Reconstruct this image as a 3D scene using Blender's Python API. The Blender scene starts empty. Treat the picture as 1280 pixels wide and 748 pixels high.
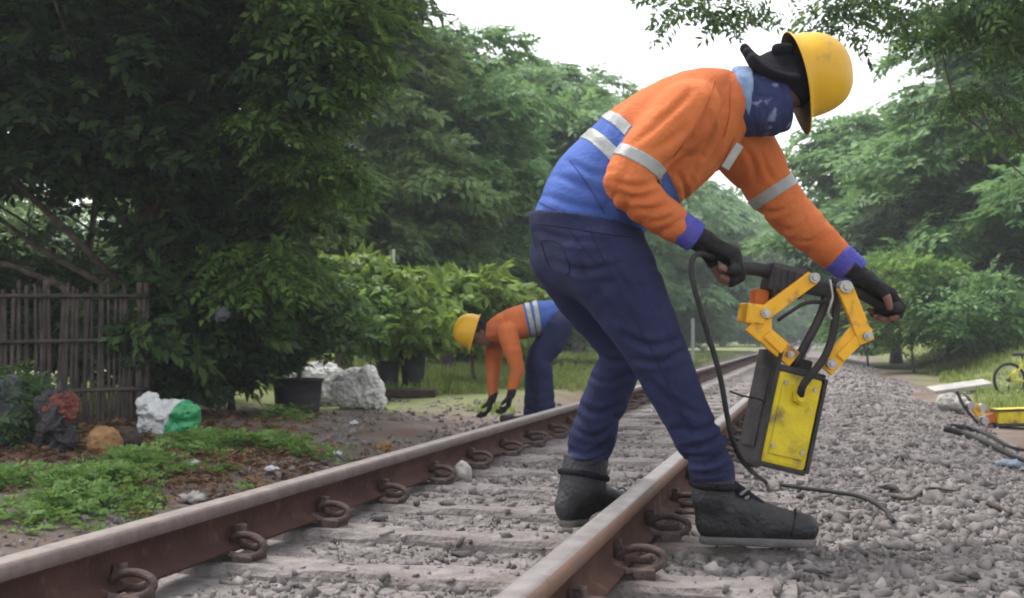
import bpy, bmesh, math, random
import numpy as np
from mathutils import Vector, Matrix
R = math.radians
scene = bpy.context.scene
COL = scene.collection

# ------------------------------------------------------------------ camera
F = 1470.0                                   # focal length in photo pixels (1280 wide)
PSI = math.atan(0.2611); PIT = math.atan(47 / F)
CAM = np.array([0.0, 0.0, 0.63])
cam_d = bpy.data.cameras.new("camera"); cam = bpy.data.objects.new("camera", cam_d); COL.objects.link(cam)
cam.location = CAM; cam.rotation_euler = (math.pi / 2 + PIT, 0, PSI)
cam_d.sensor_width = 36.0; cam_d.lens = 36.0 * F / 1280.0
cam_d.clip_start = 0.05; cam_d.clip_end = 1500
cam_d.dof.use_dof = True; cam_d.dof.focus_distance = 3.75; cam_d.dof.aperture_fstop = 6.3
scene.camera = cam

# ------------------------------------------------------------------ sky, sun, exposure (overcast)
SUN_EL, SUN_AZ = R(62), R(-60)               # azimuth: clockwise from +Y
w = bpy.data.worlds.new("World"); scene.world = w; w.use_nodes = True
nt = w.node_tree; nt.nodes.clear()
sky = nt.nodes.new("ShaderNodeTexSky"); sky.sky_type = 'NISHITA'; sky.sun_disc = False
sky.sun_elevation = SUN_EL; sky.sun_rotation = SUN_AZ
sky.air_density = 1.0; sky.dust_density = 1.2; sky.ozone_density = 1.0
hs = nt.nodes.new("ShaderNodeHueSaturation"); hs.inputs["Saturation"].default_value = 0.12
bg = nt.nodes.new("ShaderNodeBackground"); bg.inputs["Strength"].default_value = 0.15
wo = nt.nodes.new("ShaderNodeOutputWorld")
nt.links.new(sky.outputs[0], hs.inputs["Color"]); nt.links.new(hs.outputs[0], bg.inputs[0]); nt.links.new(bg.outputs[0], wo.inputs[0])
sd = bpy.data.lights.new("sun", 'SUN'); sd.energy = 1.5; sd.angle = R(22); sd.color = (1.0, 0.96, 0.9)
sun = bpy.data.objects.new("sun", sd); COL.objects.link(sun)
sdir = Vector((math.sin(SUN_AZ) * math.cos(SUN_EL), math.cos(SUN_AZ) * math.cos(SUN_EL), math.sin(SUN_EL)))
sun.rotation_euler = sdir.to_track_quat('Z', 'Y').to_euler()
vs = scene.view_settings; vs.view_transform = 'Standard'; vs.look = 'None'; vs.gamma = 1.0; vs.exposure = 1.6
scene.render.engine = 'CYCLES'
scene.cycles.max_bounces = 6; scene.cycles.diffuse_bounces = 3; scene.cycles.transmission_bounces = 4
scene.cycles.volume_bounces = 0; scene.cycles.filter_width = 1.9

# ------------------------------------------------------------------ photo pixel -> world
RV = np.array([math.cos(PSI), math.sin(PSI), 0.0])
HV = np.array([-math.sin(PSI), math.cos(PSI), 0.0])
FV = np.array([-math.sin(PSI) * math.cos(PIT), math.cos(PSI) * math.cos(PIT), math.sin(PIT)])
UV = np.array([math.sin(PSI) * math.sin(PIT), -math.cos(PSI) * math.sin(PIT), math.cos(PIT)])
def at(px, py, d): return CAM + d * (FV + (px - 640) / F * RV - (py - 374) / F * UV)
def on_z(px, py, z):
    r = FV + (px - 640) / F * RV - (py - 374) / F * UV
    return CAM + r * ((z - CAM[2]) / r[2])
def smooth(a, b, x):
    t = np.clip((x - a) / (b - a), 0, 1); return t * t * (3 - 2 * t)

# ------------------------------------------------------------------ numpy noise
def _hash(i, j, k, s):
    h = (i.astype(np.int64) * 374761393 + j.astype(np.int64) * 668265263 + k.astype(np.int64) * 2147483647 * 3 + s * 974711) & 0xFFFFFFFF
    h = ((h ^ (h >> 13)) * 1274126177) & 0xFFFFFFFF
    h = ((h ^ (h >> 16)) * 2246822519) & 0xFFFFFFFF
    return (h & 0xFFFFFF) / 8388608.0 - 1.0
def noise3(P, seed=0):
    """value noise in -1..1 at points (N,3)"""
    P = np.asarray(P, float); i = np.floor(P); f = P - i; f = f * f * (3 - 2 * f); i = i.astype(np.int64)
    out = 0
    for dx in (0, 1):
        wx = f[:, 0] if dx else 1 - f[:, 0]
        for dy in (0, 1):
            wy = f[:, 1] if dy else 1 - f[:, 1]
            for dz in (0, 1):
                wz = f[:, 2] if dz else 1 - f[:, 2]
                out = out + wx * wy * wz * _hash(i[:, 0] + dx, i[:, 1] + dy, i[:, 2] + dz, seed)
    return out
def fbm(P, seed=0, oct=3):
    a, s, o = 1.0, 1.0, 0
    for q in range(oct):
        o = o + a * noise3(np.asarray(P) * s, seed + q); a *= 0.5; s *= 2.03
    return o

# ------------------------------------------------------------------ object helpers
def tag(o, label=None, cat=None, group=None, kind=None):
    if label: o["label"] = label
    if cat: o["category"] = cat
    if group: o["group"] = group
    if kind: o["kind"] = kind
    return o
def link(name, me, parent=None, mats=None):
    o = bpy.data.objects.new(name, me); COL.objects.link(o)
    if parent is not None: o.parent = parent
    if mats is not None and me is not None:
        for m in (mats if isinstance(mats, (list, tuple)) else [mats]): me.materials.append(m)
    return o
def empty(name, loc, rz=0.0):
    o = bpy.data.objects.new(name, None); COL.objects.link(o); o.location = loc; o.rotation_euler = (0, 0, rz); o.empty_display_size = 0.1
    return o
def mesh_np(name, V, Fc, smooth_sh=False, mi=None):
    """fast mesh from vertices (N,3) and faces (M,k)"""
    V = np.asarray(V, np.float32); Fc = np.asarray(Fc, np.int32); k = Fc.shape[1]
    me = bpy.data.meshes.new(name)
    me.vertices.add(len(V)); me.vertices.foreach_set("co", V.ravel())
    me.loops.add(Fc.size); me.loops.foreach_set("vertex_index", Fc.ravel())
    me.polygons.add(len(Fc)); me.polygons.foreach_set("loop_start", np.arange(0, Fc.size, k, dtype=np.int32))
    me.polygons.foreach_set("loop_total", np.full(len(Fc), k, np.int32))
    if smooth_sh: me.polygons.foreach_set("use_smooth", np.ones(len(Fc), bool))
    if mi is not None: me.polygons.foreach_set("material_index", np.asarray(mi, np.int32))
    me.update(calc_edges=True); me.validate()
    return me
def mesh_bm(name, bm, smooth_sh=False):
    me = bpy.data.meshes.new(name); bm.normal_update()
    if smooth_sh:
        for f in bm.faces: f.smooth = True
    bm.to_mesh(me); bm.free(); return me
def copy_tree(o, parent=None):
    c = o.copy(); COL.objects.link(c)
    if parent is not None: c.parent = parent
    for ch in list(o.children): copy_tree(ch, c)
    return c
def basis(z, hint=(0, 0, 1)):
    z = np.asarray(z, float); z = z / np.linalg.norm(z); h = np.asarray(hint, float)
    if abs(np.dot(z, h)) > 0.97 * np.linalg.norm(h): h = np.array([1.0, 0.0, 0.0])
    x = np.cross(h, z); x /= np.linalg.norm(x); y = np.cross(z, x)
    return x, y, z
def catmull(P, n):
    P = np.asarray(P, float)
    if len(P) < 3: 
        t = np.linspace(0, 1, n)[:, None]; return P[0] * (1 - t) + P[-1] * t
    Q = np.vstack([2 * P[0] - P[1], P, 2 * P[-1] - P[-2]]); out = []
    for u in np.linspace(0, len(P) - 1 - 1e-9, n):
        i = int(u); t = u - i; a, b, c, d = Q[i], Q[i + 1], Q[i + 2], Q[i + 3]
        out.append(0.5 * ((2 * b) + (c - a) * t + (2 * a - 5 * b + 4 * c - d) * t * t + (3 * b - a - 3 * c + d) * t ** 3))
    return np.array(out)
def tube_np(P, rad, nseg=8, cap=True):
    P = np.asarray(P, float); n = len(P); rad = np.broadcast_to(np.asarray(rad, float), (n,))
    T = np.gradient(P, axis=0); T /= np.linalg.norm(T, axis=1)[:, None] + 1e-12
    x, y, _ = basis(T[0]); V = []
    for i in range(n):
        x = x - T[i] * np.dot(x, T[i]); x /= np.linalg.norm(x); y = np.cross(T[i], x)
        a = np.arange(nseg) * 2 * math.pi / nseg
        V.append(P[i] + rad[i] * (np.cos(a)[:, None] * x + np.sin(a)[:, None] * y))
    V = np.vstack(V); Q = []
    for i in range(n - 1):
        for j in range(nseg):
            k = (j + 1) % nseg
            Q.append((i * nseg + j, i * nseg + k, (i + 1) * nseg + k, (i + 1) * nseg + j))
    if cap:
        V = np.vstack([V, P[:1], P[-1:]]); c0, c1 = n * nseg, n * nseg + 1
        for j in range(nseg):
            k = (j + 1) % nseg; Q.append((c0, k, j, j)); Q.append((c1, (n - 1) * nseg + j, (n - 1) * nseg + k, (n - 1) * nseg + k))
    return V, np.array(Q)
def join_np(parts):
    Vs, Fs, o = [], [], 0
    for V, Q in parts:
        Vs.append(V); Fs.append(np.asarray(Q) + o); o += len(V)
    return np.vstack(Vs), np.vstack(Fs)
def mesh_faces(name, V, Q, smooth_sh=True):
    """faces may repeat a vertex (triangles written as quads)"""
    me = bpy.data.meshes.new(name)
    fs = [tuple(dict.fromkeys(int(i) for i in q)) for q in Q]
    me.from_pydata([tuple(v) for v in V], [], [f for f in fs if len(f) > 2]); 
    if smooth_sh: me.polygons.foreach_set("use_smooth", np.ones(len(me.polygons), bool))
    me.update(); return me
def tube(name, P, rad, mat, parent=None, nseg=10, n=None):
    P = np.asarray(P, float)
    if n: 
        rr = np.interp(np.linspace(0, 1, n), np.linspace(0, 1, len(np.atleast_1d(rad))), np.atleast_1d(rad)); P = catmull(P, n); rad = rr
    V, Q = tube_np(P, rad, nseg); return link(name, mesh_faces(name, V, Q), parent, mat)
def bm_box(bm, c, ax, half, bev=0.0, mi=0):
    """oriented box: centre, three axes, half sizes"""
    M = Matrix.Identity(4)
    for i in range(3):
        for j in range(3): M[j][i] = ax[i][j] * half[i] * 2
        M[i][3] = c[i]
    r = bmesh.ops.create_cube(bm, size=1.0, matrix=M); vs_ = r['verts']
    es = list({e for v in vs_ for e in v.link_edges})
    if bev: bmesh.ops.bevel(bm, geom=es, offset=bev, segments=2, affect='EDGES', profile=0.6)
def bm_bar(bm, a, b, wdt, thk, hint, bev=0.003):
    a = np.asarray(a, float); b = np.asarray(b, float); z = b - a; L = np.linalg.norm(z)
    y = np.asarray(hint, float); z = z / L; x = np.cross(y, z); x /= np.linalg.norm(x); y = np.cross(z, x)
    bm_box(bm, (a + b) / 2, (x, y, z), (wdt / 2, thk / 2, L / 2), bev)
def bm_cyl(bm, a, b, r, seg=16, r2=None):
    a = np.asarray(a, float); b = np.asarray(b, float); z = b - a; L = np.linalg.norm(z); x, y, z = basis(z)
    M = Matrix.Identity(4)
    for j in range(3): M[j][0] = x[j]; M[j][1] = y[j]; M[j][2] = z[j]; M[j][3] = (a[j] + b[j]) / 2
    bmesh.ops.create_cone(bm, cap_ends=True, segments=seg, radius1=r, radius2=r if r2 is None else r2, depth=L, matrix=M)

# ------------------------------------------------------------------ materials
def mat(name, col, rough=0.8, col2=None, scale=8.0, bump=0.0, bscale=60.0, metal=0.0, spec=0.3, detail=4, col3=None, s3=2.0, t3=(0.5, 0.65), coat=0.0, wrinkle=0.0):
    m = bpy.data.materials.new(name); m.use_nodes = True; n = m.node_tree.nodes; l = m.node_tree.links
    b = n["Principled BSDF"]; b.inputs["Roughness"].default_value = rough; b.inputs["Metallic"].default_value = metal
    b.inputs["Specular IOR Level"].default_value = spec
    if coat: b.inputs["Coat Weight"].default_value = coat
    tc = n.new("ShaderNodeTexCoord"); out = None
    if col2 is not None:
        t = n.new("ShaderNodeTexNoise"); t.inputs["Scale"].default_value = scale; t.inputs["Detail"].default_value = detail
        l.new(tc.outputs["Object"], t.inputs["Vector"])
        r = n.new("ShaderNodeValToRGB"); r.color_ramp.elements[0].position = 0.35; r.color_ramp.elements[1].position = 0.68
        r.color_ramp.elements[0].color = (*col, 1); r.color_ramp.elements[1].color = (*col2, 1)
        l.new(t.outputs["Fac"], r.inputs[0]); out = r.outputs[0]
    if col3 is not None:
        t = n.new("ShaderNodeTexNoise"); t.inputs["Scale"].default_value = s3; t.inputs["Detail"].default_value = 5
        l.new(tc.outputs["Object"], t.inputs["Vector"])
        mr = n.new("ShaderNodeMapRange"); mr.inputs[1].default_value = t3[0]; mr.inputs[2].default_value = t3[1]
        l.new(t.outputs["Fac"], mr.inputs[0])
        mx = n.new("ShaderNodeMixRGB"); l.new(mr.outputs[0], mx.inputs[0])
        if out is not None: l.new(out, mx.inputs[1])
        else: mx.inputs[1].default_value = (*col, 1)
        mx.inputs[2].default_value = (*col3, 1); out = mx.outputs[0]
    if out is not None: l.new(out, b.inputs["Base Color"])
    else: b.inputs["Base Color"].default_value = (*col, 1)
    if bump:
        t = n.new("ShaderNodeTexNoise"); t.inputs["Scale"].default_value = bscale; t.inputs["Detail"].default_value = 5
        l.new(tc.outputs["Object"], t.inputs["Vector"])
        bp = n.new("ShaderNodeBump"); bp.inputs["Strength"].default_value = bump; bp.inputs["Distance"].default_value = 0.02
        l.new(t.outputs["Fac"], bp.inputs["Height"]); l.new(bp.outputs[0], b.inputs["Normal"])
        if wrinkle:
            mp = n.new("ShaderNodeMapping"); mp.inputs["Scale"].default_value = (1.0, .55, 1.25); mp.inputs["Rotation"].default_value = (0, R(35), R(10)); l.new(tc.outputs["Object"], mp.inputs[0])
            t2 = n.new("ShaderNodeTexNoise"); t2.noise_type = 'RIDGED_MULTIFRACTAL'; t2.inputs["Scale"].default_value = 5.5; t2.inputs["Detail"].default_value = 3; t2.inputs["Distortion"].default_value = 1.2
            l.new(mp.outputs[0], t2.inputs["Vector"]); b2 = n.new("ShaderNodeBump"); b2.inputs["Strength"].default_value = wrinkle; b2.inputs["Distance"].default_value = 0.022
            l.new(t2.outputs["Fac"], b2.inputs["Height"]); l.new(bp.outputs[0], b2.inputs["Normal"]); l.new(b2.outputs[0], b.inputs["Normal"])
    return m
def leafmat(name, c1, c2, c3=None, trans=0.35, rough=0.55):
    """leaf colour varies from leaf to leaf; light passes through"""
    m = bpy.data.materials.new(name); m.use_nodes = True; n = m.node_tree.nodes; l = m.node_tree.links
    b = n["Principled BSDF"]; b.inputs["Roughness"].default_value = rough; b.inputs["Specular IOR Level"].default_value = 0.25
    g = n.new("ShaderNodeNewGeometry"); r = n.new("ShaderNodeValToRGB")
    r.color_ramp.elements[0].color = (*c1, 1); r.color_ramp.elements[1].color = (*c2, 1)
    if c3 is not None: 
        e = r.color_ramp.elements.new(0.5); e.color = (*c2, 1); r.color_ramp.elements[2].color = (*c3, 1)
    l.new(g.outputs["Random Per Island"], r.inputs[0]); l.new(r.outputs[0], b.inputs["Base Color"])
    tr = n.new("ShaderNodeBsdfTranslucent"); mx = n.new("ShaderNodeMixShader"); mx.inputs[0].default_value = trans
    hu = n.new("ShaderNodeHueSaturation"); hu.inputs["Value"].default_value = 1.5; hu.inputs["Hue"].default_value = 0.485
    l.new(r.outputs[0], hu.inputs["Color"]); l.new(hu.outputs[0], tr.inputs[0])
    l.new(b.outputs[0], mx.inputs[1]); l.new(tr.outputs[0], mx.inputs[2]); l.new(mx.outputs[0], n["Material Output"].inputs[0])
    return m
M = {}
M['dirt'] = mat('dirt', (0.11, 0.082, 0.07), 0.95, (0.21, 0.17, 0.15), 3.2, 0.9, 25, col3=(0.12, 0.075, 0.055), s3=1.6, t3=(0.48, 0.62), detail=9)
def grassy(m):
    """turf colour on both verges, bare dirt next to the track"""
    n = m.node_tree.nodes; l = m.node_tree.links; b = n['Principled BSDF']; src = b.inputs['Base Color'].links[0].from_socket
    g = n.new('ShaderNodeNewGeometry'); sx = n.new('ShaderNodeSeparateXYZ'); l.new(g.outputs['Position'], sx.inputs[0])
    nz = n.new('ShaderNodeTexNoise'); nz.inputs['Scale'].default_value = 1.1; nz.inputs['Detail'].default_value = 6; l.new(g.outputs['Position'], nz.inputs['Vector'])
    a = n.new('ShaderNodeMath'); a.operation = 'MULTIPLY_ADD'; a.inputs[1].default_value = 3.0; l.new(nz.outputs['Fac'], a.inputs[0]); l.new(sx.outputs['X'], a.inputs[2])
    r1 = n.new('ShaderNodeMapRange'); r1.inputs[1].default_value = 2.9; r1.inputs[2].default_value = 4.0; l.new(a.outputs[0], r1.inputs[0])
    y1 = n.new('ShaderNodeMath'); y1.operation = 'MULTIPLY_ADD'; y1.inputs[1].default_value = 6.0; l.new(nz.outputs['Fac'], y1.inputs[0]); l.new(sx.outputs['Y'], y1.inputs[2])
    r2 = n.new('ShaderNodeMapRange'); r2.inputs[1].default_value = 13.5; r2.inputs[2].default_value = 16; l.new(y1.outputs[0], r2.inputs[0])
    xl = n.new('ShaderNodeMapRange'); xl.inputs[1].default_value = -3.0; xl.inputs[2].default_value = -4.2; l.new(sx.outputs['X'], xl.inputs[0])
    m2 = n.new('ShaderNodeMath'); m2.operation = 'MULTIPLY'; l.new(r2.outputs[0], m2.inputs[0]); l.new(xl.outputs[0], m2.inputs[1])
    mxm = n.new('ShaderNodeMath'); mxm.operation = 'MAXIMUM'; l.new(r1.outputs[0], mxm.inputs[0]); l.new(m2.outputs[0], mxm.inputs[1])
    rp = n.new('ShaderNodeValToRGB'); rp.color_ramp.elements[0].color = (0.085, 0.115, 0.035, 1); rp.color_ramp.elements[1].color = (0.19, 0.20, 0.075, 1); l.new(nz.outputs['Fac'], rp.inputs[0])
    mx = n.new('ShaderNodeMixRGB'); l.new(mxm.outputs[0], mx.inputs[0]); l.new(src, mx.inputs[1]); l.new(rp.outputs[0], mx.inputs[2]); l.new(mx.outputs[0], b.inputs['Base Color'])
grassy(M['dirt'])
M['ballast'] = mat('ballast_dust', (0.125, 0.11, 0.107), 0.95, (0.255, 0.228, 0.22), 14, 1.0, 60, detail=10)
def stonemat():
    m = mat('stone', (0.2, 0.2, 0.2), 0.95, bump=0.3, bscale=70, spec=.15); n = m.node_tree.nodes; l = m.node_tree.links
    g = n.new("ShaderNodeNewGeometry"); r = n.new("ShaderNodeValToRGB"); els = r.color_ramp.elements
    els[0].position = 0; els[0].color = (0.075, 0.064, 0.064, 1); els[1].position = 1; els[1].color = (0.33, 0.305, 0.295, 1)
    for p, c in ((.25, (0.115, 0.104, 0.103)), (.55, (0.165, 0.150, 0.147)), (.8, (0.21, 0.185, 0.174))): e = els.new(p); e.color = (*c, 1)
    l.new(g.outputs["Random Per Island"], r.inputs[0])
    tc = n.new("ShaderNodeTexCoord"); t = n.new("ShaderNodeTexNoise"); t.inputs["Scale"].default_value = 9; t.inputs["Detail"].default_value = 6
    l.new(g.outputs["Position"], t.inputs["Vector"]); mx = n.new("ShaderNodeMixRGB"); mx.inputs[0].default_value = 0.5; mx.inputs[2].default_value = (0.175, 0.160, 0.156, 1)
    l.new(t.outputs["Fac"], mx.inputs[0]); l.new(r.outputs[0], mx.inputs[1]); l.new(mx.outputs[0], n["Principled BSDF"].inputs["Base Color"])
    return m
M['stone'] = stonemat()
M['concrete'] = mat('sleeper_concrete', (0.155, 0.137, 0.132), 0.95, (0.255, 0.228, 0.22), 13, 0.9, 45, col3=(0.15, 0.125, 0.118), s3=5, detail=8)
M['rust'] = mat('rail_rust', (0.050, 0.027, 0.023), 0.9, (0.082, 0.043, 0.034), 7, 0.35, 60, spec=.12, col3=(0.14, 0.088, 0.066), s3=12, t3=(0.6, 0.8))
M['railtop'] = mat('rail_worn_steel', (0.17, 0.152, 0.148), 0.5, (0.25, 0.23, 0.225), 14, 0.15, 90, metal=0.45)
M['railside'] = mat('rail_head_side', (0.19, 0.10, 0.07), 0.55, (0.13, 0.078, 0.06), 10, 0.15, 60, metal=0.2, spec=0.4)
M['railgrey'] = mat('rail_dull_top', (0.19, 0.16, 0.15), 0.5, (0.26, 0.225, 0.21), 20, 0.15, 80, metal=0.25)
M['railflank'] = mat('rail_dull_flank', (0.125, 0.095, 0.088), 0.65, (0.17, 0.135, 0.125), 16, 0.2, 70, metal=0.1)
M['clip'] = mat('clip_iron', (0.048, 0.031, 0.028), 0.9, (0.115, 0.082, 0.074), 16, 0.5, 70)
M['bark'] = mat('bark', (0.065, 0.050, 0.040), 0.95, (0.14, 0.11, 0.09), 12, 0.6, 30)
# ================================================================== ground and track
XL, XR, XC = -1.687, -0.550, -1.1185
RAIL_H = 0.156
def ground_z(x, y):
    x = np.asarray(x, float); y = np.asarray(y, float)
    P = np.stack([x * 0.55, y * 0.55, np.zeros_like(x)], -1).reshape(-1, 3)
    n = fbm(P, 5, 3).reshape(x.shape)
    bed = smooth(2.6, 1.3, np.abs(x - XC)) 
    z = -0.14 + 0.045 * n - 0.16 * bed
    z = z + 0.8 * smooth(2.1, 4.6, x) * smooth(8, 22, y) + 0.9 * smooth(14, 45, x) + 0.6 * smooth(-22, -60, x)
    return z
def axis(a, b, fine, n_out, lim):
    g = list(np.arange(a, b, fine)); s = fine; x = b
    while x < lim: s *= 1.25; g.append(x); x += s
    s = fine; x = a
    lo = []
    while x > -lim: s *= 1.25; x -= s; lo.append(x)
    return np.array(lo[::-1] + g + [lim])
gx = axis(-9, 5, 0.16, 0, 600); gy = axis(0, 18, 0.16, 0, 900)
X, Y = np.meshgrid(gx, gy, indexing='ij')
V = np.stack([X, Y, ground_z(X, Y)], -1).reshape(-1, 3); nx, ny = X.shape
i = (np.arange(nx - 1)[:, None] * ny + np.arange(ny - 1)).ravel()
ground = link('ground', mesh_np('ground', V, np.stack([i, i + ny, i + ny + 1, i + 1], 1), True), None, M['dirt'])
tag(ground, 'brown dirt ground with sparse green beside the track', kind='structure')

def ballast_z(x, y):
    x = np.asarray(x, float); y = np.asarray(y, float); a = x - XC
    edge = 2.10 + 0.22 * np.sin(y * 0.7) + 0.006 * y
    P = np.stack([x * 2.2, y * 2.2, np.zeros_like(x)], -1).reshape(-1, 3)
    n = fbm(P, 21, 2).reshape(x.shape)
    right = -0.012 - 0.30 * smooth(1.15, 1.0, 1.0 - 0 * a) * 0 - 0.24 * smooth(1.5, edge + 0.9, a)
    left = -0.035 - 0.30 * smooth(0.95, 1.9, -a)
    z = np.where(a > 0, right, left) + 0.018 * n
    z = z - 0.004 * smooth(0.75, 0.3, np.abs(a)) - (0.012 + .026 * smooth(5.2, 3.8, y)) * smooth(1.6, 1.0, a) * (a > 0)
    return z
bx = np.linspace(XC - 2.1, XC + 4.2, 90); by = np.concatenate([np.arange(-0.5, 12, 0.07), np.arange(12, 40, 0.3), np.arange(40, 141, 4)])
X, Y = np.meshgrid(bx, by, indexing='ij')
V = np.stack([X, Y, ballast_z(X, Y)], -1).reshape(-1, 3); nx, ny = X.shape
i = (np.arange(nx - 1)[:, None] * ny + np.arange(ny - 1)).ravel()
ballast = link('ballast', mesh_np('ballast', V, np.stack([i, i + ny, i + ny + 1, i + 1], 1), True), None, M['ballast'])
tag(ballast, 'grey crushed stone ballast bed of the railway', kind='structure')

# --- rails
def rail_profile():
    h = RAIL_H
    half = [(0.055, 0.012), (0.055, 0.022), (0.014, 0.040), (0.009, 0.055), (0.009, h - 0.052), (0.0335, h - 0.038), (0.035, h - 0.012), (0.028, h - 0.002), (0.012, h)]
    return half + [(-a, z) for a, z in half[::-1]]
def make_rail(x0, label, mats, nlight):
    prof = rail_profile(); ys = np.arange(0.4, 140.1, 1.2); m = len(prof); V = []
    for y in ys:
        for (a, z) in prof: V.append((x0 + a, y, z))
    Q, mi = [], []
    for k in range(len(ys) - 1):
        for j in range(m):
            j2 = (j + 1) % m
            Q.append((k * m + j, k * m + j2, (k + 1) * m + j2, (k + 1) * m + j))
            zz = (prof[j][1] + prof[j2][1]) / 2; aa = (prof[j][0] + prof[j2][0]) / 2
            mi.append(1 if (zz > RAIL_H - 0.008 and abs(aa) < 0.0315) else (2 if zz > RAIL_H - 0.045 else 0))
    me = mesh_np('rail', V, Q, False, mi); o = link('rail', me, None, mats); tag(o, label, 'rail', 'the two rails of the track'); return o
make_rail(XL, 'rusty brown rail with ring clips, nearer the tree and fence', [M['rust'], M['railgrey'], M['railflank']], 0)
make_rail(XR, 'rail with shiny worn top between the two boots of the standing worker', [M['rust'], M['railtop'], M['railside']], 0)

# --- sleepers with ring clips
def sleeper_mesh():
    bm = bmesh.new(); L = 1.06; xs = [-L, -0.83, -0.35, 0.35, 0.83, L]; hz = [0.0, 0.004, -0.008, -0.008, 0.004, 0.0]
    rings = []
    for x, z in zip(xs, hz):
        rings.append([bm.verts.new((x, s * w_, zz)) for s, w_, zz in ((-1, .13, -.17), (-1, .100, z - .02), (-1, .082, z - .003), (1, .082, z - .003), (1, .100, z - .02), (1, .13, -.17))])
    for a, b in zip(rings[:-1], rings[1:]):
        for j in range(5): bm.faces.new((a[j], b[j], b[j + 1], a[j + 1]))
    bm.faces.new(rings[0]); bm.faces.new(rings[-1][::-1]); bmesh.ops.recalc_face_normals(bm, faces=bm.faces)
    bmesh.ops.subdivide_edges(bm, edges=[e for e in bm.edges if abs(e.verts[0].co.x - e.verts[1].co.x) > 0.1], cuts=5)
    for v in bm.verts:
        if v.co.z > -0.1: v.co += Vector((random.uniform(-.004, .004), random.uniform(-.009, .009), random.uniform(-.008, .002)))
    return mesh_bm('sleeper', bm)
random.seed(4)
def clip_mesh(sx):
    parts = []
    t = np.linspace(R(-150), R(190), 22); c, s = np.cos(t), np.sin(t)
    # an oval spring ring standing across the rail foot, its toe on the foot and its heel in the shoulder
    k = np.linspace(0, 1, 22); P = np.stack([sx * (0.088 + (0.068 - .010 * k) * c), -0.03 + 0.05 * k, 0.043 + (0.030 - .005 * k) * s], 1)
    V0, Q0 = tube_np(P, 0.0110, 7); V0 = V0 + 0; V0[:, 1] = V0[:, 1] * 1.25; parts.append((V0, Q0))
    P2 = [(sx * .02, .045, .055), (sx * .05, .04, .03), (sx * .09, .035, .028), (sx * .125, .02, .04)]
    parts.append(tube_np(catmull(P2, 10), 0.0125, 8))
    V, Q = join_np(parts); me = mesh_faces('rail_clip', V, Q)
    bm = bmesh.new(); bm.from_mesh(me)
    bm_box(bm, (sx * .098, -.0, .004), np.eye(3), (.030, .05, .018), .006)      # cast shoulder in the sleeper
    bm_box(bm, (sx * .030, .055, .055), np.eye(3), (.012, .018, .030), .004)      # insulator on the rail foot
    return mesh_bm('rail_clip', bm, True)
ME_SL = sleeper_mesh(); ME_SL.materials.append(M['concrete']); ME_CL = {s: clip_mesh(s) for s in (-1, 1)}
for s in ME_CL: ME_CL[s].materials.append(M['clip'])
ORD = {5: 'concrete sleeper level with the pale block shaped rock', 6: 'concrete sleeper one step past the pale block shaped rock', 1: 'long grey concrete sleeper crossing both rails, closest one to the viewer', 2: 'concrete sleeper whose end carries the forward boot',
       3: 'concrete sleeper just past the rear boot of the standing worker', 4: 'concrete sleeper, second one past the rear boot', 7: 'concrete sleeper two steps past the pale block shaped rock', 8: 'concrete sleeper three steps past the pale block shaped rock', 0: 'concrete sleeper mostly cut off by the bottom edge'}
rs = np.random.RandomState(3)
for k in range(0, 60):
    y = 2.50 + 0.6 * (k - 1)
    o = link('sleeper', ME_SL); o.location = (XC + rs.uniform(-.015, .015), y, rs.uniform(-.006, .004)); o.rotation_euler = (0, 0, rs.uniform(-.02, .02))
    tag(o, ORD.get(k - 1 + 0, 'concrete sleeper half buried in grey ballast further up the track'), 'sleeper', 'concrete sleepers under the rails')
    for xr in (XL, XR):
        for s in ((1, -1) if k < 26 else (1,)):
            c = link('rail_clip', ME_CL[s], o); c.location = (xr - o.location.x, 0, 0); c.rotation_euler = (rs.normal(0, .05), rs.normal(0, .07), rs.normal(0, .09)); c.location.z = rs.uniform(-.010, .002); c.location.y = rs.normal(0, .008)

# --- stones
def stone_templates(n, seed, npt=7):
    r = np.random.RandomState(seed); T = []
    for q in range(n):
        bm = bmesh.new(); p = r.normal(size=(npt, 3)); p /= np.linalg.norm(p, axis=1)[:, None]; p *= r.uniform(.8, 1.05, (npt, 1))
        p *= np.array([1.0, r.uniform(.6, .95), r.uniform(.45, .85)])
        vs_ = [bm.verts.new(v) for v in p]
        res = bmesh.ops.convex_hull(bm, input=vs_); bmesh.ops.delete(bm, geom=[v for v in bm.verts if not v.link_faces], context='VERTS')
        bmesh.ops.triangulate(bm, faces=bm.faces); bm.verts.index_update(); bm.normal_update()
        T.append((np.array([v.co[:] for v in bm.verts]), np.array([[v.index for v in f.verts] for f in bm.faces]))); bm.free()
    return T
ST = stone_templates(30, 8)
def rotmats(r, n, tilt=3.14):
    q = r.normal(size=(n, 4)); q /= np.linalg.norm(q, axis=1)[:, None]; a, b, c, d = q.T
    return np.stack([np.stack([1 - 2 * (c * c + d * d), 2 * (b * c - a * d), 2 * (b * d + a * c)], -1), np.stack([2 * (b * c + a * d), 1 - 2 * (b * b + d * d), 2 * (c * d - a * b)], -1),
                     np.stack([2 * (b * d - a * c), 2 * (c * d + a * b), 1 - 2 * (b * b + c * c)], -1)], 1)
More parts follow.
